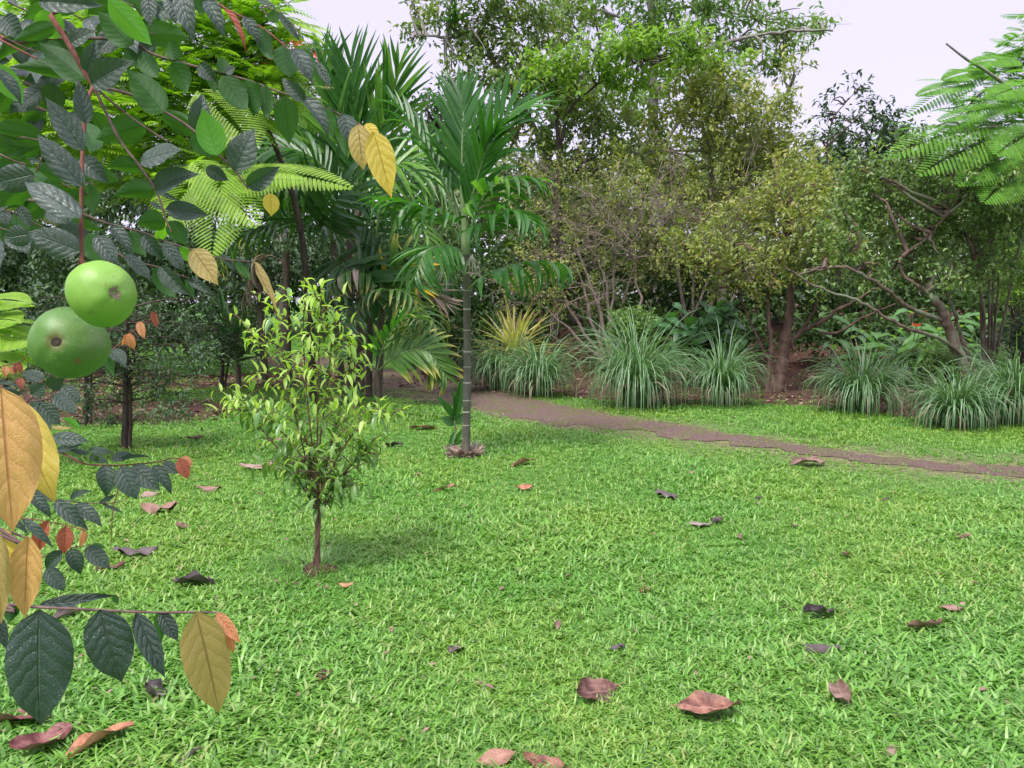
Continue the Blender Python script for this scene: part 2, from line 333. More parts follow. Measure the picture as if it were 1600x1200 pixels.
# ------------------------------------------------------------------ ground, path, bed
rs = np.random.RandomState(5)
TR1 = spline([G(*p)[:2] for p in [(440, 560), (540, 580), (600, 593), (700, 609), (800, 631), (900, 651), (1000, 665), (1100, 680), (1180, 691), (1270, 705), (1350, 716), (1450, 727), (1600, 738)]] + [np.array([8.0, 5.6]), np.array([14.0, 4.0])], 260)
TR2 = spline([G(*p)[:2] for p in [(540, 603), (620, 619), (700, 630), (800, 647), (900, 664)]], 90)
def dist(x, y, poly, step=4):
    q = poly[::step]; return np.sqrt(((x[..., None] - q[:, 0]) ** 2 + (y[..., None] - q[:, 1]) ** 2).min(-1))
BEDE = np.array([(-2.3, 14.2), (-0.6, 12.6), (1.0, 11.9), (2.2, 11.0), (3.6, 11.2), (4.4, 10.7), (5.4, 9.6), (7, 8.9), (10, 8.3), (40, 6)])
def in_bed(x, y): return y - np.interp(x, BEDE[:, 0], BEDE[:, 1]) - 0.25 * np.sin(x * 3.1) * np.cos(x * 1.3)
def litter(x, y):   # bare, leaf-littered soil under the trees on the left
    a = ((x + 5.2) / 1.7) ** 2 + ((y - 10.4) / 1.3) ** 2
    b = ((x + 4.6) / 2.4) ** 2 + ((y - 14.5) / 1.6) ** 2
    c = ((x + 9.0) / 3.5) ** 2 + ((y - 12) / 5) ** 2
    return np.minimum(np.minimum(a, b), c)

gx = np.concatenate([[-150, -80, -45, -30], np.arange(-22, 24.01, .3), [32, 45, 80, 150]])
gy = np.concatenate([[-60, -20, -6], np.arange(-2, 36.01, .3), [45, 60, 90, 150, 260]])
X, Y = np.meshgrid(gx, gy); Z = terrain(X, Y)
mb = MB(); nx, ny = len(gx), len(gy)
i = np.arange(ny - 1)[:, None] * nx + np.arange(nx - 1)[None]
wear = np.exp(-(dist(X, Y, TR1) / .8) ** 2) + .8 * np.exp(-(dist(X, Y, TR2) / .6) ** 2)
bed = np.where((Y > 5), sstep(-.15, .25, in_bed(X, Y)) * sstep(-2.6, -1.9, X), 0)
bed = np.maximum(bed, sstep(1.25, .7, litter(X, Y)))
mb.add(np.stack([X, Y, Z], -1).reshape(-1, 3), np.stack([i, i + 1, i + nx + 1, i + nx], -1).reshape(-1, 4), np.clip(wear, 0, 1).ravel())
def ground_mat():
    m, nt, N, L = ninit('lawn_ground')
    n1 = noise(nt, 2.2, 6); n2 = noise(nt, 26, 5); n3 = noise(nt, 60, 3)
    g = ramp(nt, n2, [(.3, (.045, .10, .03)), (.5, (.075, .19, .035)), (.7, (.14, .28, .05))])
    at = N('ShaderNodeAttribute'); at.attribute_name = 'rnd'
    g = mixc(nt, mth(nt, 'MULTIPLY', at.outputs['Fac'], .95), g, ramp(nt, n2, [(.36, (.13, .09, .07)), (.5, (.17, .13, .085)), (.62, (.22, .24, .08))]))
    at2 = N('ShaderNodeAttribute'); at2.attribute_name = 'bed'
    soil = ramp(nt, n3, [(.3, (.03, .017, .013)), (.5, (.075, .038, .028)), (.62, (.13, .068, .046)), (.75, (.2, .125, .09))])
    f = mth(nt, 'ADD', at2.outputs['Fac'], mth(nt, 'MULTIPLY', mth(nt, 'SUBTRACT', n2, .5), .9))
    fr = N('ShaderNodeMapRange'); L(f, fr.inputs[0]); fr.inputs[1].default_value = .35; fr.inputs[2].default_value = .6
    cc = mixc(nt, fr.outputs[0], g, soil)
    bp = N('ShaderNodeBump'); bp.inputs['Strength'].default_value = .8; bp.inputs['Distance'].default_value = .03; L(n2, bp.inputs['Height'])
    b = N('ShaderNodeBsdfPrincipled'); L(cc, b.inputs['Base Color']); b.inputs['Roughness'].default_value = .95; L(bp.outputs[0], b.inputs['Normal'])
    b.inputs['Specular IOR Level'].default_value = .15
    o = N('ShaderNodeOutputMaterial'); L(b.outputs[0], o.inputs[0]); return m
ground = mb.build('ground', ground_mat(), kind='structure')
a = ground.data.attributes.new('bed', 'FLOAT', 'POINT'); a.data.foreach_set('value', bed.ravel())

def gravel_mat():
    m, nt, N, L = ninit('gravel')
    n1 = noise(nt, 45, 6, rough=.75); n2 = noise(nt, 3, 4)
    cc = ramp(nt, n1, [(.3, (.07, .043, .035)), (.5, (.15, .10, .083)), (.72, (.30, .22, .19))])
    cc = mixc(nt, ramp(nt, n2, [(.44, (0, 0, 0)), (.62, (.85, .85, .85))]), cc, ramp(nt, noise(nt, 30, 4), [(.4, (.10, .075, .045)), (.58, (.16, .18, .06))]))
    bp = N('ShaderNodeBump'); bp.inputs['Strength'].default_value = 1; bp.inputs['Distance'].default_value = .02; L(n1, bp.inputs['Height'])
    b = N('ShaderNodeBsdfPrincipled'); L(cc, b.inputs['Base Color']); b.inputs['Roughness'].default_value = .95; L(bp.outputs[0], b.inputs['Normal'])
    b.inputs['Specular IOR Level'].default_value = .2
    o = N('ShaderNodeOutputMaterial'); L(b.outputs[0], o.inputs[0]); return m
def ribbon(poly, w, w_noise, na=7):
    T = nrm(np.gradient(poly, axis=0)); S = np.stack([-T[:, 1], T[:, 0]], 1); k = len(poly)
    fine = rs.normal(0, w_noise * 1.6, (k + 8, 2)); fine = np.stack([np.convolve(fine[:, q], [.12, .2, .36, .2, .12], 'same')[4:-4] for q in (0, 1)], 1); ww = w / 2 * (1 + fine + .22 * np.sin(np.arange(k)[:, None] * np.array([[.31, .23]])))
    t = np.linspace(0, 1, na)[None]; off = -ww[:, :1] * (1 - t) + ww[:, 1:] * t
    XY = poly[:, None] + S[:, None] * off[..., None]
    z = terrain(XY[..., 0], XY[..., 1]) + .006
    i = np.arange(k - 1)[:, None] * na + np.arange(na - 1)[None]
    return np.dstack([XY, z]).reshape(-1, 3), np.stack([i, i + 1, i + na + 1, i + na], -1).reshape(-1, 4)
mb = MB()
wv = np.interp(np.arange(260), [0, 60, 110, 160, 200, 259], [1.6, 1.3, .8, .5, .4, .45])[:, None]
v, f = ribbon(TR1, wv, .16); mb.add(v, f)
v, f = ribbon(TR2, .62, .35); mb.add(v, f)
mb.build('gravel_path', gravel_mat(), kind='structure')

# ------------------------------------------------------------------ lawn: tufts of carpet grass
def tuft(seed, nb, hi):
    r = np.random.RandomState(seed); mb = MB(); k = 4
    az = r.uniform(0, 2 * math.pi, nb); el = np.radians(r.uniform(5, 66, nb)); L = r.uniform(.03, .085, nb) * hi
    base = np.stack([r.normal(0, .022, nb), r.normal(0, .022, nb), np.full(nb, -.005)], 1)
    pts = [base]; e = el.copy()
    for j in range(k - 1):
        pts.append(pts[-1] + np.stack([np.cos(az) * np.cos(e), np.sin(az) * np.cos(e), np.sin(e)], 1) * (L / (k - 1))[:, None]); e = e - r.uniform(.2, .55, nb)
    pts = np.stack(pts, 1); wd = np.array([.55, 1, .8, .06])[None] * (r.uniform(.0045, .0125, nb) * np.where(r.uniform(0, 1, nb) < .25, 1.3, 1))[:, None]
    strips(mb, pts, wd, np.stack([-np.sin(az), np.cos(az), 0 * az], 1), r.uniform(0, .7, nb))
    return bpy.data.objects.new('grass_tuft', mb.mesh('grass_tuft', M['grass']))
tufts = bpy.data.collections.new('grass_tufts')
for s in range(6): tufts.objects.link(tuft(s, 16, .82 + .2 * (s % 3)))

# the fallen leaves: x and y in the photograph, length there, colour, label, angle
DL = [
 (927, 1090, 84, 'brown', 'large curled brown fallen leaf, largest one right of centre in the foreground', 30), (1108, 1120, 88, 'copper', 'long ribbed brown fallen leaf lying left of the pale grey one', -5),
 (1315, 1096, 66, 'pink', 'pale greyish-pink fallen leaf lying flat, right of the long ribbed brown one', 80), (772, 1194, 62, 'copper', 'copper fallen leaf at the bottom edge, left of its neighbour', 10),
 (848, 1198, 64, 'copper', 'copper fallen leaf cut by the bottom edge, right of its neighbour', -20), (712, 1020, 34, 'grey', 'grey-purple fallen leaf alone between the sapling and the large brown leaf', 60),
 (505, 1066, 32, 'brown', 'small reddish-brown fallen leaf below the sapling', 40), (305, 917, 52, 'dark', 'dark purple glossy cupped leaf on the grass left of the sapling foot', 0),
 (243, 1096, 58, 'dark', 'dark folded fallen leaf under the ochre hanging leaf', -40), (155, 1172, 92, 'orange', 'orange-brown fallen leaf at the bottom-left beside the purple one', 35),
 (66, 1178, 88, 'red', 'purple-brown fallen leaf at the bottom-left beside the orange-brown one', 50), (34, 1134, 96, 'red', 'dark red-brown fallen leaf at the lower left edge', -20),
 (300, 1190, 40, 'grey', 'small purplish fallen leaf at the bottom edge right of the orange-brown one', 70), (214, 872, 52, 'dark', 'crumpled dark brown leaf on the grass left of the sapling', 15),
 (176, 893, 44, 'red', 'flat reddish-pink leaf beside the crumpled dark one', 0), (248, 804, 54, 'brown', 'pair-like torn brown leaf on the grass between branches and sapling', -15),
 (284, 829, 26, 'brown', 'small brown leaf just below the torn brown one', -30), (326, 768, 32, 'brown', 'brown leaf on the grass above the torn brown one', 5), (232, 776, 28, 'pink', 'pale pinkish leaf below the hanging dark leaves', 45),
 (400, 735, 42, 'pink', 'flat tan leaf lying left of the sapling crown', 0), (614, 699, 28, 'dark', 'black curled leaf on the grass left of the ringed palm', 5), (541, 922, 20, 'orange', 'little salmon-coloured leaf right of the sapling foot', 30),
 (697, 769, 28, 'copper', 'tan curled leaf on the lawn below the ringed palm', 10), (820, 767, 28, 'orange', 'orange-tan leaf right of the tan curled one', 0), (818, 728, 32, 'copper', 'thin brown leaf on the lawn right of the ringed palm foot', 8),
 (650, 746, 16, 'pink', 'tiny pale leaf left of the ringed palm foot', 40), (1045, 779, 36, 'dark', 'black crinkled leaf in the middle of the lawn', 0), (1095, 824, 28, 'grey', 'flat grey leaf left of a dark one in the middle of the lawn', 0),
 (1120, 821, 20, 'dark', 'small dark leaf touching the flat grey one', 20), (1155, 843, 14, 'pink', 'tiny pink upright leaf right of the flat grey one', 80), (1505, 846, 30, 'brown', 'curled brown leaf on the lawn near the right edge', 20),
 (887, 908, 16, 'brown', 'tiny brown leaf up and left of the copper one', 50), (1010, 927, 26, 'copper', 'copper cupped leaf in the centre of the lawn', 30), (1532, 917, 20, 'brown', 'small brown leaf near the right edge, below the curled one', -40),
 (1235, 957, 24, 'pink', 'pale pink-grey leaf beside a black one', -10), (1279, 966, 42, 'dark', 'black wavy leaf right of the pale pink-grey one', 0), (1286, 1023, 54, 'dark', 'dark brown curled leaf above the pale greyish-pink one', 10),
 (1447, 988, 52, 'brown', 'brown leaf with an upturned pointed end on the right of the lawn', -8), (1483, 957, 32, 'brown', 'dull brown leaf above the one with the upturned end', -30), (872, 984, 24, 'pink', 'small dusty pink leaf above the large curled brown one', 75),
 (965, 1016, 28, 'dark', 'dark grey leaf between the copper cupped one and the large curled one', 40), (1262, 728, 44, 'pink', 'pinkish leaf at the near edge of the gravel path', 5), (660, 672, 34, 'copper', 'brown leaf between the grove and the ringed palm', 0),
 (106, 967, 40, 'grey', 'purple-grey leaf on the grass under the lowest branch', 45), (1392, 1182, 34, 'pink', 'pale tan leaf half sunk in the grass at the bottom right', 60), (637, 605, 22, 'brown', 'brown leaf lying on the gravel path', 0),
 (1185, 785, 12, 'dark', 'tiny dark leaf on the right half of the lawn', 0), (1382, 783, 14, 'dark', 'tiny black leaf far right on the lawn', 20), (1320, 872, 18, 'brown', 'small brown leaf left of the curled brown one near the right edge', -50), (1240, 826, 10, 'pink', 'tiny whitish leaf right of the tiny pink one', 0),
 (305, 690, 24, 'brown', 'brown leaf by the foot of the nearer dark small tree', 10), (345, 648, 26, 'brown', 'brown leaf on the shaded grass beyond the dark small trees', 0), (440, 690, 20, 'brown', 'brown leaf seen through the sapling twigs', 10), (1080, 742, 14, 'brown', 'small brown leaf between the path and the black crinkled one', 10)]
DLG = np.array([np.append(G(q[0], q[1])[:2], q[2] * G(q[0], q[1])[1] / 2400) for q in DL])
pts, scl = [], []
for (y0, y1, dens, sc) in [(1.2, 3.2, 1650, .88), (3.2, 5.5, 1150, .88), (5.5, 9, 640, .88), (9, 15, 300, 1.0), (15, 24, 60, 1.6)]:
    wmax = .70 * y1 + 1.4; n = int(dens * (y1 - y0) * 2 * wmax)
    x = rs.uniform(-wmax, wmax, n); y = rs.uniform(y0, y1, n)
    keep = np.abs(x) < .70 * y + 1.4
    d1 = dist(x, y, TR1, 6); d2 = dist(x, y, TR2, 3)
    hw = np.interp(y, [6, 8, 10.5, 12, 15], [.3, .3, .31, .55, .8])
    pn = np.sin(x * 4.1 + 1) * np.sin(y * 5.3) + .5 * np.sin(x * 9.7 + y * 7); pr = np.where(d1 < hw, .08 + .7 * sstep(.3, 1.0, pn + .25 * (x > 2.2)) + .35 * sstep(hw * .6, hw, d1), 1.0) * np.where(d2 < .2, .25, 1.0)
    worn = np.exp(-(np.maximum(d1 - hw - .12 * pn, 0) / .5) ** 2)
    pr = pr * (1 - (.5 + .25 * np.clip(pn, -1, 1)) * worn); bare = np.sin(x * 1.9 + 2 * np.sin(y * 1.3)) * np.sin(y * 2.3 + 1.7 * np.sin(x * .8)) + .6 * np.sin(x * 6.1 + 1) * np.sin(y * 7.3); pr = pr * (1 - .55 * sstep(.75, 1.3, bare))
    bb = in_bed(x, y); pr = np.where((bb > 0) & (x > -2.3) & (y > 5), np.where(bb < .5, .25, .03), pr)
    li = litter(x, y); pr = np.where(li < 1, .12 + .6 * sstep(.6, 1, li), pr)
    g0 = G(497, 893); dd = np.hypot(x - g0[0], y - g0[1]); pr = np.where(dd < .16, .25, pr)
    dl = np.sqrt((x[:, None] - DLG[:, 0]) ** 2 + (y[:, None] - DLG[:, 1] + .02) ** 2) - DLG[:, 2]; pr = pr * np.where(dl.min(1) < -0.3 * DLG[:, 2][dl.argmin(1)], .45, 1)
    keep &= rs.uniform(0, 1, n) < pr
    x, y = x[keep], y[keep]
    pts.append(np.stack([x, y, terrain(x, y)], 1))
    big = .72 + .6 * (np.sin(x * 2.1 + 1) * np.sin(y * 1.7) * .5 + .5) ** 1.5
    scl.append(sc * big * rs.uniform(.7, 1.25, len(x)) * (1 - .45 * worn[keep]))
pts = np.concatenate(pts); scl = np.concatenate(scl)
me = bpy.data.meshes.new('lawn_grass'); me.vertices.add(len(pts)); me.vertices.foreach_set('co', pts.ravel())
for nm, arr in (('scl', scl), ('rz', rs.uniform(0, 6.28, len(pts)))):
    a = me.attributes.new(nm, 'FLOAT', 'POINT'); a.data.foreach_set('value', arr)
a = me.attributes.new('idx', 'INT', 'POINT'); a.data.foreach_set('value', rs.randint(0, 6, len(pts)).astype(np.int32))
me.materials.append(M['grass'])
lawn = bpy.data.objects.new('lawn_grass', me); col.objects.link(lawn); lawn['kind'] = 'stuff'
lawn['label'] = 'bright green carpet grass of the lawn'; lawn['category'] = 'grass'
ng = bpy.data.node_groups.new('scatter_grass', 'GeometryNodeTree')
ng.interface.new_socket('Geometry', in_out='INPUT', socket_type='NodeSocketGeometry')
ng.interface.new_socket('Geometry', in_out='OUTPUT', socket_type='NodeSocketGeometry')
N = ng.nodes.new; L = ng.links.new
gi = N('NodeGroupInput'); go = N('NodeGroupOutput'); ip = N('GeometryNodeInstanceOnPoints'); ci = N('GeometryNodeCollectionInfo')
m2p = N('GeometryNodeMeshToPoints'); L(gi.outputs[0], m2p.inputs[0])
ci.inputs['Collection'].default_value = tufts; ci.inputs['Separate Children'].default_value = True; ci.inputs['Reset Children'].default_value = True
L(m2p.outputs[0], ip.inputs['Points']); L(ci.outputs[0], ip.inputs['Instance']); ip.inputs['Pick Instance'].default_value = True
def na(nm, typ='FLOAT'):
    n = N('GeometryNodeInputNamedAttribute'); n.data_type = typ; n.inputs[0].default_value = nm; return n.outputs[0]
L(na('idx', 'INT'), ip.inputs['Instance Index']); L(na('scl'), ip.inputs['Scale'])
cx = N('ShaderNodeCombineXYZ'); L(na('rz'), cx.inputs[2]); L(cx.outputs[0], ip.inputs['Rotation']); L(ip.outputs[0], go.inputs[0])
lawn.modifiers.new('scatter', 'NODES').node_group = ng

# bare soil round the foot of the sapling and of the ringed palm
for (px, py, R0) in ((497, 893, .10), (727, 712, .17)):
    c = G(px, py); mb = MB(); na_, nr = 28, 6; th = np.arange(na_) * 2 * math.pi / na_; V = [c + np.array([0, 0, .035])]; F = []
    for q in range(1, nr + 1):
        r = R0 * q / nr * (1 + .22 * np.sin(th * 3 + px) + .13 * np.sin(th * 7 + 1)); zz = .035 * (1 - (q / nr) ** 2) + .008 + rs.normal(0, .004, na_) * (q < nr) - .02 * (q == nr)
        V += [c + np.array([r[i] * math.cos(th[i]), r[i] * math.sin(th[i]), zz[i]]) for i in range(na_)]
    mb.add(V, [[0, 1 + i, 1 + (i + 1) % na_] for i in range(na_)])
    k0 = mb.n; mb.add(np.array(V)[1:], [[q * na_ + i, (q + 1) * na_ + i, (q + 1) * na_ + (i + 1) % na_, q * na_ + (i + 1) % na_] for q in range(nr - 1) for i in range(na_)])
    mb.build('bare_soil', bark_mat('damp_soil', (.03, .018, .013), (.11, .065, .045), 40, rough=.95), kind='structure')

# small litter on the bed and under the trees
mb = MB(); n = 9000
x = rs.uniform(-12, 16, n); y = rs.uniform(8.2, 19, n)
k = ((in_bed(x, y) > -.2) & (x > -2.2)) | (litter(x, y) < 1.1); x, y = x[k], y[k]; n = len(x)
az = rs.uniform(0, 6.28, n); d = np.stack([np.cos(az), np.sin(az), rs.normal(0, .25, n)], 1)
leaves(mb, np.stack([x, y, terrain(x, y) + .012], 1), d, np.stack([rs.normal(0, .4, n), rs.normal(0, .4, n), np.ones(n)], 1), rs.uniform(.05, .14, n), rs.uniform(.03, .07, n), rs.uniform(0, 1, n))
M['litter'] = leaf_mat('leaf_litter', [(.06, .03, .022), (.16, .08, .055), (.26, .14, .10), (.38, .25, .19)], .05, .7, tcol=(1, .9, .8))
mb.build('leaf_litter', M['litter'], kind='stuff')
mb = MB(); n = 1500; x = rs.uniform(-5, 6, n); y = rs.uniform(1.6, 10, n); k = (np.abs(x) < .7 * y + .8) & (rs.uniform(0, 1, n) < np.where(x < -.5, .9, .28)); x, y = x[k], y[k]; n = len(x); az = rs.uniform(0, 6.28, n)
leaves(mb, np.stack([x, y, terrain(x, y) + rs.uniform(.012, .04, n)], 1), np.stack([np.cos(az), np.sin(az), rs.normal(0, .3, n)], 1), np.stack([rs.normal(0, .4, n), rs.normal(0, .4, n), np.ones(n)], 1), rs.uniform(.015, .05, n), rs.uniform(.008, .022, n), rs.uniform(0, 1, n), six=True)
mb.build('leaf_crumbs', M['litter'], kind='stuff')
# ------------------------------------------------------------------ trees and shrubs behind
def blob_pts(rs, c, r, n, shell=.35):
    d = nrm(rs.normal(0, 1, (n, 3))); q = rs.uniform(0, 1, n) ** shell
    q = q * (1 + .25 * np.sin(d[:, 0] * 4 + c[0]) * np.cos(d[:, 2] * 5 + c[1]))
    return c + d * q[:, None] * r, d
def crown(rs, mb, blobs, ntw, nlf, L, Wd, spread=.28, droop=.3, tmb=None, tw_r=.006, flat=.7, six=False, flips=.0, fold=.25, tcol=.5):
    """blobs: (centre, radius, density). Twigs with leaves; returns nothing, fills mb (leaves) and tmb (twigs)"""
    for c, r, dens in blobs:
        c = np.asarray(c); rv = np.array([r, r * .8, r * flat]); n = max(3, int(ntw * dens))
        p, d = blob_pts(rs, c, rv, n)
        td = nrm(d * np.array([1, 1, .6]) + rs.normal(0, .45, (n, 3)) + np.array([0, 0, .15]))
        tr = rs.uniform(0, 1, n)
        if tmb is not None:
            q = p + (c - p) * .0 - td * spread * 1.6; e = p + td * spread
            P3 = np.stack([q, (q + e) / 2 + rs.normal(0, .03, (n, 3)), e], 1); w = np.array([1.5, 1.1, .5])[None] * tw_r * np.ones((n, 1))
            for sv in (np.array([1., 0, .1]), np.array([0, .3, 1.])): strips(tmb, P3, w, np.tile(np.cross(td, sv)[:, :], 1), tr)
        t = rs.uniform(-.7, 1, (n, nlf)); pos = p[:, None] + td[:, None] * (t * spread)[..., None] + rs.normal(0, spread * .16, (n, nlf, 3))
        ld = nrm(td[:, None] * .5 + rs.normal(0, .75, (n, nlf, 3)) + np.array([0, 0, -droop]))
        nv = nrm(rs.normal(0, .5, (n, nlf, 3)) + np.array([0, -.15, 1.0]))
        rr = np.clip(tr[:, None] ** 1.3 * .85 + rs.uniform(-.05, .25, (n, nlf)), 0, 1)  # random twig tone also stands in for dark gaps and sunlit sprays
        sc = rs.uniform(.65, 1.2, (n * nlf))
        leaves(mb, pos.reshape(-1, 3), ld.reshape(-1, 3), nv.reshape(-1, 3), L * sc, Wd * sc, rr.ravel(), 0, fold, six)

def pb(lst, d0, dj=0.0, rs=None):
    """blobs given in the photograph: (px, py, r_px[, density[, depth]])"""
    out = []
    for t in lst:
        d = t[4] if len(t) > 4 else d0 + (rs.uniform(-dj, dj) if rs is not None else 0)
        out.append((P(t[0], t[1], d), t[2] * d / 1200, (t[3] if len(t) > 3 else 1.0) * (t[2] / 80) ** 2))
    return out

def tree(name, label, cat, base, limbs, blobs, leafm, barkm, seed, ntw=60, nlf=14, L=.14, Wd=.06, group=None, r0=.15, spread=.3, droop=.3, tw_r=.006, flat=.75, six=False, to_blobs=True, trunk_pts=None, twm=None, fold=.25, limbk=.8):
    rs = np.random.RandomState(seed); t = thing(name, label, cat, base, group); mb = MB()
    tp = trunk_pts if trunk_pts is not None else [base + np.array([0, 0, -.1]), base + np.array([.05, 0, 1.0])]
    n = max(14, 7 * len(tp)); tpp = tube(mb, tp, r0, r0 * .45, 9, n=n, wob=r0 * .12, rs=rs, bumps=1 + .07 * rs.normal(0, 1, n) + np.linspace(.5, 0, n) ** 3)
    for o in ((1, .25), (-.7, .5)):   # root flare
        tube(mb, [base + np.array([o[0] * r0 * .4, 0, .28]), base + np.array([o[0] * r0 * 1.3, -o[1] * r0, 0.0]), base + np.array([o[0] * r0 * 2.1, -o[1] * r0, -.08])], r0 * .55, r0 * .2, 6)
    allp = [tpp[len(tpp) // 2:]]
    for lp, lr in limbs:
        k = max(10, 7 * len(lp)); lr = lr * limbk; allp.append(tube(mb, lp, lr, lr * .35, 7, n=k, wob=lr * .30, rs=rs, bumps=1 + .10 * rs.normal(0, 1, k)))
    ap = np.vstack(allp)
    if to_blobs:
        for c, r, dn in blobs:
            for _ in range(3):
                e = c + nrm(rs.normal(0, 1, 3)) * r * rs.uniform(.1, .8); j = np.argmin(((ap - e) ** 2).sum(1) + rs.uniform(0, .4, len(ap)))
                s = ap[j]; m_ = (s + e) / 2 + rs.normal(0, .12, 3) * np.linalg.norm(e - s) + np.array([0, 0, .05])
                tube(mb, [s, m_, e], min(.035, r0 * .3), .008, 5, n=7, wob=.02, rs=rs)
    mb.build('trunk', barkm, t)
    lm, tm = MB(), MB()
    crown(rs, lm, blobs, ntw, nlf, L, Wd, spread, droop, tm, tw_r, flat, six, fold=fold)
    lm.build('crown', leafm, t, kind='stuff'); tm.build('twigs', twm or barkm, t, kind='stuff')
    return t

# far wood, one mass
rs = np.random.RandomState(11)
for nm, mat, lst, dd, L_, N_ in [
    ('far_wood', 'fol_grey', [(x, 430 + rs.uniform(-25, 25), 95, .8) for x in range(560, 1800, 70)] + [(x, 330 + rs.uniform(-30, 30), 85, 1.0) for x in range(700, 1800, 70)] + [(x, 265 + rs.uniform(-20, 20), 60, .7) for x in range(780, 1280, 60)], 32, .34, 85),
    ('distant_wood_on_the_left', 'fol_dark', [(x, 420 + rs.uniform(-20, 20), 100, 1) for x in range(-200, 700, 75)] + [(x, 270 + rs.uniform(-30, 20), 100, .9) for x in range(-200, 640, 80)] + [(x, 120 + rs.uniform(-30, 20), 90, .8) for x in range(-200, 330, 80)], 24, .26, 80)]:
    mb = MB(); crown(rs, mb, pb(lst, dd, 2.5, rs), N_, 13, L_, L_ * .5, .7, .3)
    mb.build('far_wood', M[mat], kind='stuff')
# dark undergrowth along the back of the bed and on the left
mb = MB(); lst = [(x, 470 + rs.uniform(-25, 20), 62, 1.0, 17.5 + rs.uniform(-1, 1.5)) for x in range(660, 1780, 48)] + [(x, 400, 60, .9, 18 + rs.uniform(-1, 1.5)) for x in range(690, 1750, 62)]
lst += [(x, 522 + rs.uniform(-10, 8), 36, 1.0, 15.2 + rs.uniform(-.5, .5)) for x in list(range(690, 850, 30)) + list(range(945, 1210, 30)) + list(range(1260, 1780, 32))]
crown(rs, mb, pb(lst, 17), 75, 14, .17, .075, .3, .4); mb.build('undergrowth', M['fol_dark'], kind='stuff')
mb = MB(); lst = [(x, 500 + rs.uniform(-30, 25), 60, 1.0, 15.5 + rs.uniform(-1, 2)) for x in range(-160, 420, 45)] + [(x, 400 + rs.uniform(-20, 20), 70, 1.0, 16 + rs.uniform(-1, 2)) for x in range(-160, 640, 55)] + [(x, 300, 70, .8, 17) for x in range(-120, 330, 60)]
crown(rs, mb, pb(lst, 17), 75, 14, .15, .07, .3, .4); mb.build('undergrowth', M['fol_blue'], kind='stuff')

def gb(px, py): return G(px, py)
def at_ground(px, d):
    p = P(px, 500, d); return np.array([p[0], p[1], float(terrain(p[0], p[1]))])

# tall open tree with the grey upright trunk
b = at_ground(1030, 21)
tree('tall_tree', 'tall open-crowned tree with a straight grey trunk rising above all others', 'tree', b,
     [([P(1022, 150, 21), P(1080, 90, 20), P(1180, 55, 19.5), P(1300, 45, 19)], .09), ([P(1024, 260, 21), P(960, 210, 20.5), P(900, 120, 20)], .08), ([P(1024, 250, 21), P(1080, 160, 21), P(1150, 60, 21)], .07),
      ([P(1022, 60, 21), P(950, 20, 21), P(880, 10, 21)], .07), ([P(1022, 20, 21), P(1100, 10, 21), P(1180, 30, 21)], .06)],
     pb([(985, 40, 70, 1.0), (1060, 20, 70, 1.0), (1130, 20, 60, 1.1), (1190, 40, 45, 1.2), (1245, 38, 32, 1.4), (1285, 42, 22, 1.5), (900, 30, 60, .9), (1000, 120, 60, .8), (1100, 85, 60, .9), (1150, 110, 45, .9), (1060, -40, 100, 1), (930, -50, 90, 1), (1200, -30, 50, .6), (1180, 75, 35, 1), (1075, 130, 60, 1.1), (985, 165, 55, 1), (1120, 165, 55, 1.1), (1210, 90, 40, 1.1), (1040, 60, 60, 1), (1230, 60, 36, 1.2)], 20.5, 1, rs),
     M['fol_mid'], M['bark_grey'], 21, ntw=50, nlf=14, L=.20, Wd=.085, r0=.20, spread=.36, trunk_pts=[b, P(1028, 380, 21), P(1022, 200, 21), P(1020, 60, 21), P(1018, -90, 21)])
b = at_ground(872, 18.5)
tree('spreading_tree', 'big spreading tree hung with bromeliads, its left limb reaching into the sky', 'tree', b,
     [([P(850, 230, 18.5), P(800, 140, 18), P(745, 60, 17.5), P(700, 60, 17)], .11), ([P(745, 60, 17.5), P(770, 10, 17.5), P(800, -40, 17.5)], .07), ([P(860, 200, 18.5), P(910, 120, 18.5), P(960, 60, 18.5)], .09), ([P(700, 60, 17), P(655, 55, 17), P(640, 65, 17)], .04)],
     pb([(700, 25, 42, 1.0), (652, 45, 26, 1.3), (650, 5, 16, 1), (765, 30, 55, 1.1), (830, 60, 70, 1.1), (770, 100, 55, 1.0), (840, 140, 65, 1.1), (900, 190, 65, 1), (800, 200, 50, 1), (730, 90, 32, .8), (870, 20, 60, 1), (760, -50, 80, 1), (860, 250, 60, 1.1), (930, 260, 50, .9), (700, 120, 24, .7), (720, 60, 30, 1), (880, 120, 60, 1.1), (930, 160, 60, 1.1), (980, 210, 60, 1.1), (950, 330, 50, 1), (850, 330, 60, 1)], 17.5, .8, rs),
     M['fol_autumn'], M['bark_grey'], 22, ntw=82, nlf=14, L=.16, Wd=.075, r0=.26, spread=.3, trunk_pts=[b, P(872, 400, 18.5), P(862, 280, 18.5), P(850, 200, 18.5)])
b = at_ground(870, 16)
tree('lime_tree', 'slender tree with flat layers of bright yellow-green leaves in front of the spreading tree', 'tree', b,
     [([P(872, 240, 16), P(900, 160, 16), P(1000, 90, 16)], .05)],
     pb([(875, 105, 48, 1.2), (930, 85, 40, 1), (985, 72, 45, 1.3), (1045, 62, 42, 1.2), (1100, 80, 30, .8), (835, 115, 28, 1), (950, 120, 45, .8), (880, 150, 34, .7), (1000, 115, 45, 1), (1060, 100, 35, 1), (1130, 95, 30, 1)], 15.5, .5, rs),
     M['fol_lime'], M['bark_dark'], 23, ntw=66, nlf=14, L=.16, Wd=.075, r0=.07, flat=.45, trunk_pts=[b, P(868, 400, 16), P(872, 250, 16), P(868, 140, 16)])
b = at_ground(1130, 17)
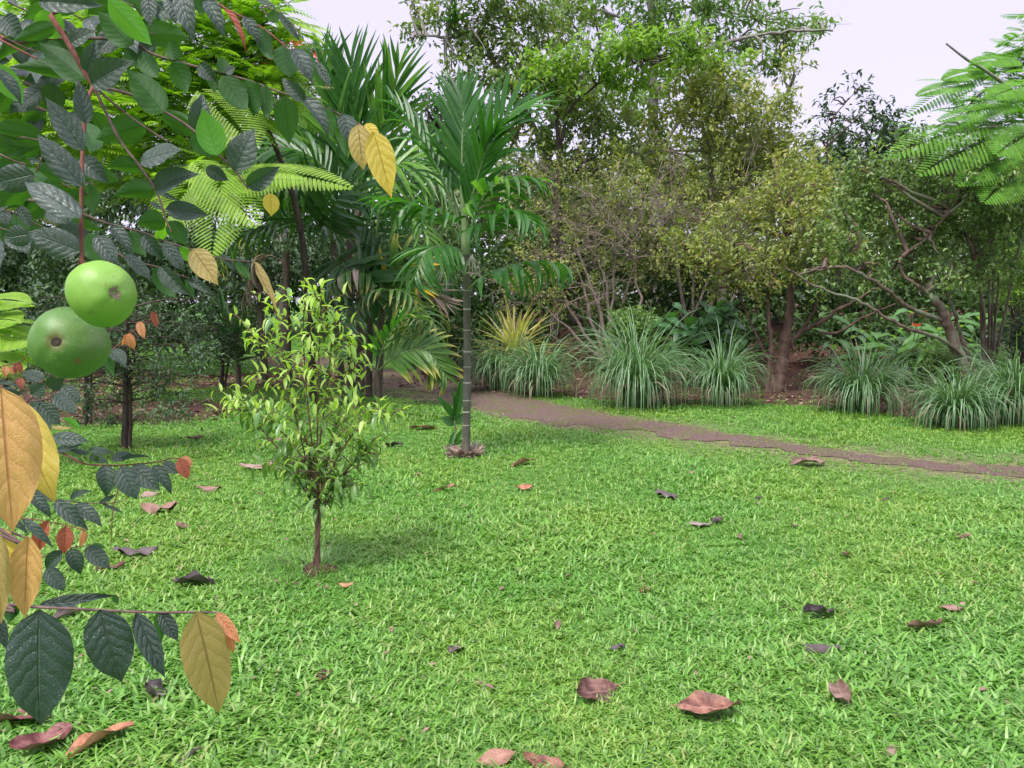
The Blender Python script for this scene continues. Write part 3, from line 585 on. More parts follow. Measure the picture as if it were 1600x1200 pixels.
tree('bushy_tree', 'bushy olive-green tree between the tall trunk and the open sky', 'tree', b, [([P(1120, 330, 17), P(1180, 220, 17), P(1240, 130, 17)], .06), ([P(1130, 380, 17), P(1150, 250, 17), P(1130, 130, 17)], .06)],
     pb([(1130, 150, 60, 1.1), (1190, 180, 55, 1.0), (1080, 210, 60, 1.1), (1170, 235, 65, 1.1), (1100, 290, 65, 1), (1230, 250, 50, 1), (1190, 300, 60, 1), (1240, 110, 24, .9), (1225, 160, 28, .9), (1040, 280, 55, 1), (1060, 160, 50, 1), (1110, 120, 50, 1), (1150, 215, 60, 1.1), (1210, 215, 45, 1), (1000, 240, 50, 1), (1250, 290, 50, 1)], 16.5, .8, rs),
     M['fol_olive'], M['bark_grey'], 24, ntw=88, nlf=14, L=.13, Wd=.06, r0=.12, trunk_pts=[b, P(1125, 400, 17), P(1115, 330, 17), P(1110, 240, 17)])
b = at_ground(1385, 30)
tree('dark_tree', 'dark rounded tree seen far off in the gap of sky', 'tree', b, [],
     pb([(1370, 195, 38, 1.6), (1335, 225, 38, 1.6), (1410, 225, 38, 1.6), (1370, 260, 60, 1.6), (1300, 270, 45, 1.3), (1440, 260, 45, 1.5)], 30, 1, rs), M['fol_blue'], M['bark_dark'], 25, ntw=90, nlf=16, L=.24, Wd=.11, r0=.22, spread=.4, trunk_pts=[b, P(1380, 400, 30), P(1370, 240, 30)])
b = at_ground(1310, 22)
tree('sparse_tree', 'thin tree holding sparse leafy twigs against the sky right of the bushy one', 'tree', b, [([P(1290, 260, 22), P(1300, 190, 22), P(1340, 140, 22)], .035), ([P(1290, 230, 22), P(1340, 185, 22), P(1370, 160, 22)], .03)],
     pb([(1335, 135, 20, 1.3), (1300, 160, 18, 1.2), (1360, 155, 20, 1.3), (1290, 185, 22, 1.2), (1270, 215, 22, 1), (1325, 180, 16, .8)], 22, .5, rs), M['fol_blue'], M['bark_dark'], 26, ntw=60, nlf=9, L=.2, Wd=.08, r0=.09, trunk_pts=[b, P(1300, 380, 22), P(1280, 250, 22)])
b = at_ground(688, 26)
tree('dark_tree', 'dark tree far off between the left palms and the tall ringed palm', 'tree', b, [],
     pb([(690, 160, 32, 1.6), (665, 200, 34, 1.6), (705, 215, 40, 1.6), (680, 270, 45, 1.6), (660, 150, 16, 1)], 26, 1, rs), M['fol_blue'], M['bark_dark'], 27, ntw=85, nlf=14, L=.2, Wd=.09, r0=.2, spread=.4, trunk_pts=[b, P(688, 380, 26), P(688, 210, 26)])

# twiggy, half-bare shrubs in the middle
def twiggy(rs, mb, roots, n, Lr, lean, d):
    for _ in range(n):
        s = roots[rs.randint(len(roots))] + rs.normal(0, .05, 3); az = rs.uniform(0, 6.28); el = rs.uniform(.15, 1.3); L = rs.uniform(*Lr)
        dirv = np.array([math.cos(az) * math.cos(el), math.sin(az) * math.cos(el) * .6, math.sin(el)])
        p = [s]; q = dirv
        for j in range(5):
            q = nrm(q + rs.normal(0, .28, 3) + np.array([0, 0, -.05])); p.append(p[-1] + q * L / 5)
        tube(mb, p, .011, .004, 5)
        for j in (2, 3, 4, 5):
            for _k in range(3):
                q2 = nrm(q + rs.normal(0, .8, 3)); e = p[j] + q2 * L * .14; e2 = e + nrm(q2 + rs.normal(0, .6, 3)) * L * .14
                tube(mb, [p[j], e, e2], .005, .0025, 4)
def twig_shrub(label, bx, d, blobs, seed, ntw, leafm, n, Lr, tops):
    b = at_ground(bx, d); rs2 = np.random.RandomState(seed)
    t = thing('twiggy_shrub', label, 'shrub', b); mb = MB()
    for tp in tops: tube(mb, [b, (b + P(tp[0], tp[1], d)) / 2 + rs2.normal(0, .15, 3), P(tp[0], tp[1], d)], .045, .014, 6, n=9, wob=.03, rs=rs2)
    twiggy(rs2, mb, [P(tp[0], tp[1], d + rs2.uniform(-.5, .5)) for tp in tops], n, Lr, 0, d); mb.build('branches', M['twig'], t)
    lm, tm = MB(), MB(); crown(rs2, lm, pb(blobs, d, .5, rs2), ntw, 10, .075, .034, .2, .3, tm, .005)
    lm.build('crown', leafm, t, kind='stuff'); tm.build('twigs', M['twig'], t, kind='stuff')
twig_shrub('half-bare shrub of tangled pale twigs right behind the ringed palm', 960, 14.6,
    [(900, 330, 75), (960, 380, 75), (850, 400, 70), (1010, 330, 70), (950, 290, 60), (830, 450, 60), (900, 460, 60), (1010, 420, 60), (880, 270, 55)], 31, 100, M['fol_olive'], 62, (.8, 1.7),
    [(960, 420), (930, 380), (990, 400), (900, 400), (860, 420), (840, 470), (1010, 360), (940, 460), (880, 340)])
twig_shrub('half-bare shrub of tangled pale twigs, farther right and behind the dark broad-leaved bush', 1090, 15.2,
    [(1080, 340, 70), (1140, 370, 65), (1050, 400, 50), (1130, 300, 60), (1180, 400, 50)], 32, 105, M['fol_olive'], 34, (.8, 1.5),
    [(1090, 400), (1060, 350), (1130, 380), (1150, 330), (1180, 420)])
# the long bare limb lying across the front of the shrub
b = at_ground(985, 13.4)

# gnarled tree A
b = G(1212, 612); dA = b[1]
treeA = tree('gnarled_tree', 'low gnarled tree with several reddish-brown stems, just behind the lemongrass', 'tree', b,
     [([b + np.array([-.14, 0, 0]), P(1205, 540, dA), P(1200, 470, dA), P(1215, 410, dA), P(1230, 360, dA)], .085), ([P(1222, 560, dA), P(1245, 525, dA), P(1290, 498, dA - .2), P(1335, 470, dA - .4), P(1390, 440, dA - .5)], .09),
      ([P(1205, 570, dA), P(1180, 520, dA), P(1160, 470, dA), P(1150, 420, dA)], .06), ([P(1240, 530, dA), P(1270, 490, dA), P(1280, 455, dA), P(1310, 420, dA)], .05), ([P(1280, 520, dA), P(1310, 519, dA - .2), P(1350, 495, dA - .4), P(1400, 475, dA - .5)], .055), ([P(1160, 470, dA), P(1120, 430, dA), P(1070, 400, dA)], .035), ([P(1345, 480, dA), P(1343, 455, dA), P(1360, 420, dA)], .03)],
     pb([(1150, 350, 60), (1215, 320, 62), (1270, 345, 60), (1110, 400, 48), (1180, 410, 52, .8), (1245, 400, 52, .8), (1070, 380, 42), (1300, 290, 52), (1240, 270, 50), (1320, 400, 40, .8), (1180, 445, 34, .5), (1110, 440, 34, .6), (1270, 430, 36, .5)], dA, .7, rs),
     M['fol_olive'], M['bark_pink'], 41, limbk=.5, ntw=140, nlf=12, L=.09, Wd=.042, r0=.11, spread=.2, tw_r=.005, trunk_pts=[b, P(1222, 570, dA), P(1228, 530, dA), P(1235, 480, dA), P(1240, 420, dA)], twm=M['twig'])
# gnarled tree B, leaning
b = G(1530, 655) + np.array([.0, 0, 0]); dB = b[1]
treeB = tree('gnarled_tree', 'gnarled tree leaning left out of the lemongrass at the right edge', 'tree', b,
     [([P(1470, 500, dB), P(1420, 480, dB - .2), P(1380, 450, dB - .3), P(1320, 418, dB - .4), P(1250, 428, dB - .3)], .06), ([P(1508, 560, dB), P(1470, 530, dB - .3), P(1410, 510, dB - .5), P(1340, 470, dB - .5), P(1280, 450, dB - .5), P(1225, 415, dB - .5)], .05),
      ([P(1452, 460, dB), P(1412, 430, dB), P(1410, 400, dB), P(1450, 370, dB), P(1490, 320, dB)], .05), ([P(1450, 455, dB), P(1495, 435, dB + .2), P(1530, 400, dB + .2)], .035), ([P(1530, 600, dB + .4), P(1500, 520, dB + .4), P(1485, 470, dB + .4), P(1455, 440, dB + .4)], .06), ([P(1380, 450, dB - .3), P(1350, 430, dB), P(1320, 410, dB)], .035)],
     pb([(1390, 300, 62), (1460, 280, 62), (1530, 290, 60), (1420, 360, 56), (1500, 360, 58), (1340, 320, 50), (1320, 380, 40, .8), (1580, 340, 60), (1370, 400, 36, .6), (1460, 410, 40, .6), (1620, 270, 70), (1540, 420, 45, .8), (1420, 415, 36, .7), (1360, 425, 34, .6), (1490, 430, 34, .5), (1290, 430, 36, .6), (1450, 235, 45, .7), (1540, 235, 50, .8), (1350, 265, 45, .8)], dB + .3, .6, rs),
     M['fol_mid2'], M['bark'], 42, limbk=.55, ntw=150, nlf=13, L=.075, Wd=.036, r0=.105, spread=.18, tw_r=.004, trunk_pts=[b, P(1520, 610, dB), P(1500, 560, dB), P(1478, 500, dB), P(1452, 455, dB)])
# upright thin stems at right
b = G(1540, 632)
t = thing('thin_stemmed_tree', 'tree of straight thin upright stems at the right edge behind the leaning one', 'tree', b); mb = MB(); rs2 = np.random.RandomState(43); d = b[1]
for (x0, x1, yt, r) in [(1537, 1530, 330, .035), (1545, 1549, 300, .03), (1550, 1568, 350, .028), (1541, 1527, 400, .025), (1555, 1600, 330, .028), (1549, 1553, 420, .02)]:
    tube(mb, [P(x0 - 1, 628, d), P(x0, 560, d), P((x0 + x1) / 2, 460, d), P(x1, yt, d)], r, r * .4, 6, n=10, wob=.012, rs=rs2)
mb.build('trunk', M['bark'], t); lm = MB()
tm = MB(); crown(rs2, lm, pb([(1540, 380, 50, .8), (1590, 400, 55, .9), (1560, 450, 45, .6), (1600, 480, 50, .7), (1580, 330, 50, 1)], d + .5), 95, 13, .08, .035, .2, .3, tm, .004); lm.build('crown', M['fol_mid'], t, kind='stuff'); tm.build('twigs', M['bark'], t, kind='stuff')

# round shrubs
def shrub(name, label, px, py, r, d, m, seed, ntw=120, L=.06, Wd=.028, cat='shrub', flat=.85, blobs=None, group=None):
    b = at_ground(px, d); t = thing(name, label, cat, b, group); rs2 = np.random.RandomState(seed); bl = pb(blobs or [(px, py, r, (80 / r) ** 2)], d)
    mb = MB()
    for c, rr, _ in bl:
        for _k in range(5): tube(mb, [b + rs2.normal(0, .04, 3) * np.array([1, 1, 0]), (b + c) / 2 + rs2.normal(0, .08, 3), c + rs2.normal(0, rr * .4, 3)], .018, .006, 5, n=6)
    mb.build('stems', M['bark_dark'], t); lm, tm = MB(), MB(); crown(rs2, lm, bl, ntw, 14, L, Wd, .12, .1, tm, .003, flat)
    lm.build('crown', m, t, kind='stuff'); tm.build('twigs', M['bark_dark'], t, kind='stuff'); return t
shrub('round_shrub', 'small ball-shaped shrub above the largest lemongrass clump', 985, 512, 34, 12.6, M['fol_mid'], 51, 260)
shrub('round_shrub', 'low rounded shrub seen through the gap behind the leaning gnarled tree', 1478, 565, 34, 12.5, M['fol_mid'], 52, 200)
shrub('green_shrub', 'fresh green shrub at the right edge in the gap under the branches', 1590, 420, 42, 14, M['fol_lime'], 53, 120, .09, .04, blobs=[(1590, 400, 30, 3), (1600, 440, 30, 3), (1575, 460, 20, 3)])
shrub('low_shrub', 'pale low shrub growing among the grass right of the second gnarled trunk', 1600, 520, 40, 12, M['fol_blue'], 54, 100, .08, .035, blobs=[(1600, 520, 34, 3), (1625, 570, 34, 3)])
# broad-leaved dark bush, leaves as parts
leafgrid = {}
def broad_leaf_mesh(key, mat, L=1.0, W=.5, curl=.25, foldd=.16, droop=.3, nx=6, ny=12, tipp=1.6, twist=0, wave=.0, seed=0, maxpos=.42):
    k = (key, mat.name)
    if k in leafgrid: return leafgrid[k]
    r = np.random.RandomState(seed + 77); mb = MB()
    v = np.linspace(0, 1, ny + 1); u = np.linspace(-1, 1, nx + 1)
    # outline: rises fast, widest at maxpos, acuminate tip
    prof = np.interp(v * (1 + .6 * (.45 - maxpos) * v * (1 - v) * 4), [0, .03, .1, .2, .33, .5, .65, .78, .88, .94, 1], [.03, .30, .62, .87, 1, .98, .84, .58, .30, .14, .012])
    prof[-1] = 0.012; prof[0] = .02
    ang = -droop * v ** 1.4 * 1.6; yy = np.concatenate([[0], np.cumsum(np.cos((ang[1:] + ang[:-1]) / 2) * np.diff(v))]); zz = np.concatenate([[0], np.cumsum(np.sin((ang[1:] + ang[:-1]) / 2) * np.diff(v))])
    U, Vv = np.meshgrid(u, v); Xc = U * prof[:, None] * W / 2 * np.cos(foldd * 2 * np.abs(U))
    Zc = zz[:, None] + np.abs(U) ** 1.2 * prof[:, None] * W / 2 * foldd * 2 - curl * (U * prof[:, None]) ** 4 * W * .5
    Zc = Zc + wave * W * np.sin(Vv * 9 + r.uniform(0, 6)) * np.abs(U) ** 2 * np.sign(U) * .5 + wave * W * .4 * np.sin(Vv * 17 + 1) * np.abs(U) ** 3
    tw = twist * Vv; Xr = Xc * np.cos(tw) - (Zc - zz[:, None]) * np.sin(tw); Zr = zz[:, None] + Xc * np.sin(tw) + (Zc - zz[:, None]) * np.cos(tw)
    Yc = yy[:, None] + .0 * Xc
    i = np.arange(ny)[:, None] * (nx + 1) + np.arange(nx)[None]
    mb.add(np.stack([Xr * L, Yc * L, Zr * L], -1).reshape(-1, 3), np.stack([i, i + 1, i + nx + 2, i + nx + 1], -1).reshape(-1, 4), r.uniform(0, .5), 0, np.stack([(U + 1) / 2, Vv], -1).reshape(-1, 2))
    leafgrid[k] = mb.mesh('leaf', mat); return leafgrid[k]
def place_leaf(parent, name, me, base, dirv, nv, size, w=1.0, label=None):
    return put(name, me, parent, frame(base, dirv, nv, (size * w, size, size)), label)

rs = np.random.RandomState(61); b = at_ground(1095, 13.6)
t = thing('broad_leaved_bush', 'dark bush with broad heart-shaped leaves left of the first gnarled tree', 'shrub', b)
mb = MB(); bms = [broad_leaf_mesh('bb%d' % i, M['broad'], 1, .62, .2, .12, .35 + .1 * i, 4, 6) for i in range(3)]
n_ = 0
for _ in range(28):
    e = P(rs.uniform(1040, 1165), rs.uniform(455, 560), 13.3 + rs.uniform(-.5, .6)); s = b + rs.normal(0, .15, 3) * np.array([1, 1, 0]); c = (s + e) / 2 + np.array([0, 0, .3])
    q = tube(mb, [s, c, e], .014, .006, 5, n=8)
    for k in range(9):
        pp = q[2 + k % 6]; az = rs.uniform(0, 6.28); dv = np.array([math.cos(az), math.sin(az) - .35, rs.uniform(-.5, .15)])
        place_leaf(t, 'leaf', bms[k % 3], pp + rs.normal(0, .05, 3), dv, np.array([0, -.45, 1]) + rs.normal(0, .2, 3), rs.uniform(.22, .38)); n_ += 1
mb.build('stems', M['bark_dark'], t)
# heliconias with orange flowers
def heliconia(label, px, d, tops, fl, seed):
    rs = np.random.RandomState(seed); b = at_ground(px, d); t = thing('heliconia_plant', label, 'plant', b, None); mb = MB()
    hm = [broad_leaf_mesh('he%d' % i, M['heli'], 1, .26, .1, .2, .4 + .25 * i, 4, 8, wave=.06, seed=i) for i in range(3)]
    for i, (tx, ty) in enumerate(tops):
        e = P(tx, ty, d + rs.uniform(-.3, .3)); q = tube(mb, [b + rs.normal(0, .12, 3) * np.array([1, 1, 0]), (b + e) / 2 + rs.normal(0, .05, 3), e], .016, .007, 5, n=6)
        az = rs.uniform(0, 6.28)
        for k in range(3): place_leaf(t, 'leaf', hm[(i + k) % 3], q[-1 - k], np.array([math.cos(az + 2.2 * k), math.sin(az + 2.2 * k) - .2, rs.uniform(.1, .8)]), np.array([0, -.4, 1.0]), rs.uniform(.5, .85))
    mb.build('stems', M['stem_green'], t)
    for (fx, fy) in fl:
        fb = MB(); c = P(fx, fy, d - .35); n = 9; az = rs.uniform(0, 6.28, n)
        leaves(fb, np.tile(c, (n, 1)), np.stack([np.cos(az), np.sin(az), rs.uniform(-.2, 1, n)], 1), rs.normal(0, 1, (n, 3)), .09, .03, rs.uniform(0, 1, n), six=True)
        tube(fb, [c, (c + b) / 2 + np.array([0, 0, .25]), b], .008, .01, 4, mi=1); fb.build('flower', [M['red'], M['stem_green']], t)
heliconia('heliconia with long bright leaves and orange-red flowers in the gap left of the leaning tree', 1425, 13.4, [(1400, 505), (1425, 490), (1440, 520), (1410, 540), (1455, 540), (1475, 505), (1390, 560), (1370, 530)], [(1432, 509), (1446, 494)], 62)
heliconia('heliconia with bright leaves partly hidden behind the leaning trunk', 1500, 13.9, [(1480, 480), (1500, 495), (1520, 520), (1490, 540), (1530, 500)], [(1440, 490)], 63)
heliconia('dark drooping large-leaved plant between the two gnarled trees', 1340, 13.6, [(1300, 530), (1330, 510), (1350, 520), (1370, 540), (1310, 560)], [], 64)
# ------------------------------------------------------------------ palms
LEAFLET = {}
def leaflet_mesh(kind, mat, droop, w=.09):
    k = (kind, mat.name, droop, w)
    if k in LEAFLET: return LEAFLET[k]
    n = 7; e = 0.0; p = [np.zeros(3)]
    for j in range(n - 1):
        t = (j + 1) / (n - 1); a = -droop * (t ** 1.2) * 1.5; p.append(p[-1] + np.array([0, math.cos(a), math.sin(a)]) / (n - 1))
    wd = np.array([.35, .85, 1, .95, .75, .45, .04]) * w
    if kind == 'broad': wd = np.array([.6, .9, 1, 1, 1, .8, .35]) * w
    mb = MB(); strips(mb, np.array(p)[None], wd[None], np.array([[-1., 0, 0]]), [0.2], 0, -.32)
    LEAFLET[k] = mb.mesh('leaflet', mat, None, False); return LEAFLET[k]
def frond(palm, pts, n, Ll, mats, droop=(0.2, .6), a0=70, a1=25, lift=.25, seed=0, stem=None, r=.014, w=.085, nrmv=None, start=.18, droop_g=.0, kind='n', label=None, stemmat='stem_green', jit=.08):
    rs = np.random.RandomState(seed); q = spline(pts, 26); mb = MB(); tube(mb, q, r, r * .25, 6)
    fo = mb.build('frond', M[stemmat], palm)
    if label: fo['label'] = label
    T = nrm(np.gradient(q, axis=0)); lens = np.concatenate([[0], np.cumsum(np.linalg.norm(np.diff(q, axis=0), axis=1))]); lens /= lens[-1]
    for k in range(n):
        t = start + (1 - start) * (k + .5) / n
        p = np.array([np.interp(t, lens, q[:, i]) for i in range(3)]); d = nrm(np.array([np.interp(t, lens, T[:, i]) for i in range(3)]))
        nv = nrmv if nrmv is not None else UP
        s = nrm(np.cross(d, nv)); N_ = np.cross(s, d); a = math.radians(a0 + (a1 - a0) * t)
        Lk = Ll * (.62 + .5 * math.sin(math.pi * min(1, (t * .8 + .12)))) * (1 if t < .85 else .8)
        for sg in (-1, 1):
            dv = s * sg * math.sin(a) + d * math.cos(a) + N_ * lift + rs.normal(0, jit, 3) + np.array([0, 0, -droop_g])
            dr = rs.choice([droop[0], (droop[0] + droop[1]) / 2, droop[1]])
            mt = mats[rs.randint(len(mats))] if isinstance(mats, (list, tuple)) else mats
            sg2 = 1
            put('leaflet', leaflet_mesh(kind, M[mt], round(float(dr), 2), w), fo, frame(p, dv, N_ + UP * .4 + s * sg * -.3, (Lk * sg2 * rs.uniform(.85, 1.15), Lk * rs.uniform(.9, 1.1), Lk)))
    return fo
def pp(lst, d): return [P(x, y, d + (t[0] if t else 0)) for x, y, *t in lst]

def ringed_trunk(palm, b, top, r0, r1, ring_gap=.14, mat='palm_trunk', low=.9):
    mb = MB(); n = 24; q = np.linspace(b - np.array([0, 0, .05]), top, n); q[:, 0] += .02 * np.sin(np.linspace(0, 3, n)); bm = np.ones(n); bm[:3] = [1.35, 1.15, 1.05]
    tube(mb, q, r0, r1, 14, bumps=bm); mb.build('trunk', M[mat], palm)
    H = top[2] - b[2]; rg = MB(); z = .12; k = 0
    while z < H - .05:
        t = z / H; c = np.array([np.interp(t, np.linspace(0, 1, n), q[:, i]) for i in range(3)]); rr = (r0 + (r1 - r0) * t) * 1.015
        tube(rg, [c, c + np.array([0, 0, .008 + .006 * (k % 2)])], rr, rr, 14); z += ring_gap * (.8 + .5 * ((k * 37) % 10) / 10) * (.75 + .8 * t); k += 1
    rg.build('ring', M['palm_ring'], palm)

# the ringed palm in the middle of the lawn
b = G(727, 712); d = b[1]
palm = thing('areca_palm', 'single young palm with a slim pale-ringed trunk, standing on the open lawn', 'palm', b)
top = P(727, 395, d); ringed_trunk(palm, b, top, .041, .034)
mb = MB(); tube(mb, [top - UP * .02, P(726, 340, d), P(722, 290, d)], .042, .026, 12, n=8); mb.build('crownshaft', M['stem_green'], palm)
BK = np.array([0, -1, .25])     # blade normal facing forward for fronds seen flat on
fr = [
 dict(pts=pp([(722, 330), (722, 230), (724, 175, .1), (716, 140, .2)], d), n=17, Ll=.52, mats='palm', droop=(0, .12), a0=48, a1=14, lift=.12, nrmv=BK, seed=1, w=.115, start=.12),
 dict(pts=pp([(732, 330), (765, 220, -.1), (800, 175, -.15), (838, 160, -.1)], d), n=15, Ll=.5, mats='palm', droop=(0, .9), a0=55, a1=18, lift=.1, nrmv=np.array([-.5, -1, .6]), seed=2, w=.12, start=.15),
 dict(pts=pp([(726, 350), (755, 250, -.25), (775, 200, -.5)], d), n=11, Ll=.42, mats='palm', droop=(0, .3), a0=40, a1=10, lift=.1, nrmv=BK, seed=3, w=.13, start=.1),
 dict(pts=pp([(730, 375), (755, 310, -.15), (790, 283, -.3), (845, 280, -.4)], d), n=15, Ll=.44, mats=['palm', 'palm_lime', 'palm'], droop=(.6, 1.3), a0=72, a1=30, lift=.15, seed=4, w=.12),
 dict(pts=pp([(732, 385), (765, 345, -.35), (800, 330, -.5), (842, 352, -.6)], d), n=14, Ll=.42, mats='palm', droop=(.5, 1.2), a0=65, a1=30, lift=.1, seed=5, w=.12),
 dict(pts=pp([(722, 370), (695, 290, -.1), (660, 220, -.1), (610, 150, 0)], d), n=13, Ll=.40, mats='palm', droop=(0.1, .9), a0=45, a1=14, lift=.15, nrmv=np.array([.8, -.6, .5]), seed=6, w=.11, start=.25),
 dict(pts=pp([(720, 380), (690, 335, -.2), (640, 318, -.3), (588, 308, -.2)], d), n=14, Ll=.42, mats='palm', droop=(.6, 1.4), a0=68, a1=22, lift=.2, seed=7, w=.11),
 dict(pts=pp([(722, 392), (690, 385, -.3), (665, 395, -.5), (648, 435, -.6)], d), n=12, Ll=.42, mats='palm', droop=(.4, 1.1), a0=60, a1=30, lift=.05, seed=8, w=.11),
 dict(pts=pp([(728, 455), (760, 430, -.15), (820, 410, -.3), (872, 412, -.35), (893, 425, -.35)], d), n=13, Ll=.40, mats='palm', droop=(.7, 1.4), a0=75, a1=40, lift=.0, seed=9, w=.12, start=.2),
 dict(pts=pp([(716, 340), (700, 260, .1), (702, 200, .2), (690, 160, .2)], d), n=8, Ll=.45, mats='palm', droop=(.3, .9), a0=35, a1=12, lift=.1, nrmv=np.array([1, -.4, .3]), seed=10, w=.14),
]
for k in fr: frond(palm, **k)
mb = MB(); rs = np.random.RandomState(3); n = 260; az = rs.uniform(0, 6.28, n)
leaves(mb, b + np.stack([np.cos(az) * .06, np.sin(az) * .06, rs.uniform(0, .02, n)], 1), np.stack([np.cos(az), np.sin(az), rs.uniform(-.1, .9, n)], 1), rs.normal(0, 1, (n, 3)), rs.uniform(.08, .2, n), .02, rs.uniform(0, 1, n)); mb.build('root_debris', M['palm_dead'], palm)
mb = MB(); tube(mb, [P(732, 415, d - .05), P(738, 398, d - .1), P(742, 420, d - .1)], .012, .006, 5)
for k in range(5): tube(mb, [P(736, 400, d - .1), P(730 + 4 * k, 410, d - .12), P(727 + 6 * k, 428, d - .12)], .005, .003, 4)
mb.build('flower_stalk', M['palm_ring'], palm)

# seedling coconut palm beside it
b = G(712, 708); sp = thing('palm_seedling', 'small palm seedling with a few broad pleated leaves at the foot of the ringed palm', 'palm', b); d = b[1]
mb = MB(); tube(mb, [b, P(711, 670, d), P(711, 640, d)], .016, .008, 6, n=5); mb.build('stem', M['stem_green'], sp)
for i, (x0, y0, x1, y1, w, m_) in enumerate([(711, 655, 722, 592, .22, 'palm'), (710, 652, 684, 618, .24, 'palm'), (711, 660, 724, 648, .7, 'palm_dark'), (710, 662, 690, 652, .6, 'palm_dark'), (711, 675, 701, 700, .3, 'palm'), (712, 690, 722, 672, .3, 'palm'), (710, 695, 692, 700, .22, 'palm'), (711, 640, 707, 605, .1, 'palm'), (713, 695, 735, 682, .2, 'palm')]):
    a0, a1 = P(x0, y0, d), P(x1, y1, d - .08); L_ = np.linalg.norm(a1 - a0)
    put('leaf', leaflet_mesh('n', M[m_], .2, .24), sp, frame(a0, a1 - a0, np.array([.2, -1, .4]), (L_ * w / .24, L_, L_)))

# the palm grove on the left
def palm_clump(label, bx, by, d, trunks, fronds, seed, mat_tr='palm_trunk2', cat='palm', group=None):
    b = G(bx, by) if by else at_ground(bx, d); d = b[1]; t = thing('areca_palm', label, cat, b, group)
    for i, (x0, y0, x1, y1, r) in enumerate(trunks):
        mb = MB(); n = 16; q = spline([b + np.array([(x0 - bx) * d / 1200, .1 * i, -.05]), P((x0 + x1) / 2 + 1, (y0 + y1) / 2, d + .1 * i), P(x1, y1, d + .1 * i)], n)
        tube(mb, q, r, r * .8, 9, bumps=1 + .04 * (np.arange(n) % 2)); mb.build('trunk', M[mat_tr], t)
        rg = MB()
        for k in range(1, n - 1): tube(rg, [q[k], q[k] + (q[k + 1] - q[k]) * .06], r * 1.03, r * 1.03, 9)
        rg.build('ring', M['bract'], t)
    for i, f in enumerate(fronds):
        f = dict(f); f['pts'] = pp(f['pts'], d); f.setdefault('seed', seed * 50 + i); f.setdefault('n', 16); frond(t, **f)
    return t
palm_clump('tallest palm of the left grove, its fronds reaching up into the sky', 563, 612, 0, [(563, 612, 560, 330, .07), (548, 608, 545, 360, .06)], [
 dict(pts=[(560, 330), (556, 220), (552, 150), (548, 92)], Ll=1.0, mats='palm', droop=(0, .2), a0=45, a1=12, lift=.1, nrmv=BK, w=0.087, n=18),
 dict(pts=[(562, 330), (590, 220), (612, 160, -.2), (622, 108, -.3)], Ll=.95, mats=['palm_lime', 'palm'], droop=(0, .3), a0=45, a1=12, lift=.1, nrmv=BK, w=0.102, n=18),
 dict(pts=[(556, 330), (530, 230), (512, 150), (506, 88)], Ll=.95, mats=['palm', 'palm_lime'], droop=(0, .3), a0=45, a1=12, lift=.1, nrmv=BK, w=0.087, n=18),
 dict(pts=[(560, 330), (600, 270, -.3), (650, 255, -.5), (700, 290, -.6)], Ll=1.0, mats='palm_lime', droop=(.2, .8), a0=72, a1=28, lift=.15, w=0.080, n=20, nrmv=np.array([0, -.8, 1.])),
 dict(pts=[(556, 330), (500, 255, -.3), (440, 230, -.5), (395, 250, -.6)], Ll=.95, mats='palm', droop=(.4, 1.0), a0=70, a1=28, lift=.15, w=0.080, n=20, nrmv=np.array([0, -.8, 1.])),
 dict(pts=[(560, 340), (620, 330, -.6), (660, 360, -.9), (690, 420, -1)], Ll=.8, mats='palm_lime', droop=(.4, 1.2), a0=65, a1=30, w=0.080, n=18),
], 2)
palm_clump('leaning palm in the grove just left of the tallest one, with pale drooping leaflets', 535, 614, 0, [(535, 614, 520, 380, .055)], [
 dict(pts=[(520, 380), (500, 300, -.3), (450, 288, -.5), (385, 300, -.6)], Ll=.62, mats=['palm_lime', 'palm'], droop=(.8, 1.5), a0=80, a1=40, lift=0, w=0.131, n=16),
 dict(pts=[(520, 385), (470, 350, -.4), (425, 355, -.6), (372, 372, -.8)], Ll=.7, mats='palm_dark', droop=(.3, 1.0), a0=70, a1=30, w=0.087, n=18),
 dict(pts=[(520, 380), (560, 340, -.6), (600, 380, -.9), (612, 440, -1)], Ll=.8, mats='palm_dark', droop=(.1, .6), a0=60, a1=30, w=0.102, n=16, nrmv=BK),
 dict(pts=[(520, 380), (520, 320, -.8), (545, 300, -1), (580, 312, -1.2)], Ll=.8, mats='palm_dark', droop=(.1, .6), a0=60, a1=30, w=0.116, n=14, nrmv=BK),
 dict(pts=[(520, 400), (540, 420, -1), (580, 440, -1.2), (590, 470, -1.3)], Ll=.75, mats='palm_dark', droop=(.1, .6), a0=55, a1=30, w=0.140, n=12, nrmv=BK),
 dict(pts=[(520, 380), (490, 300, .2), (480, 240, .3), (470, 170, .4)], Ll=.8, mats='palm_lime', droop=(0, .4), a0=50, a1=16, lift=.1, w=0.087, n=16, nrmv=BK),
], 3)
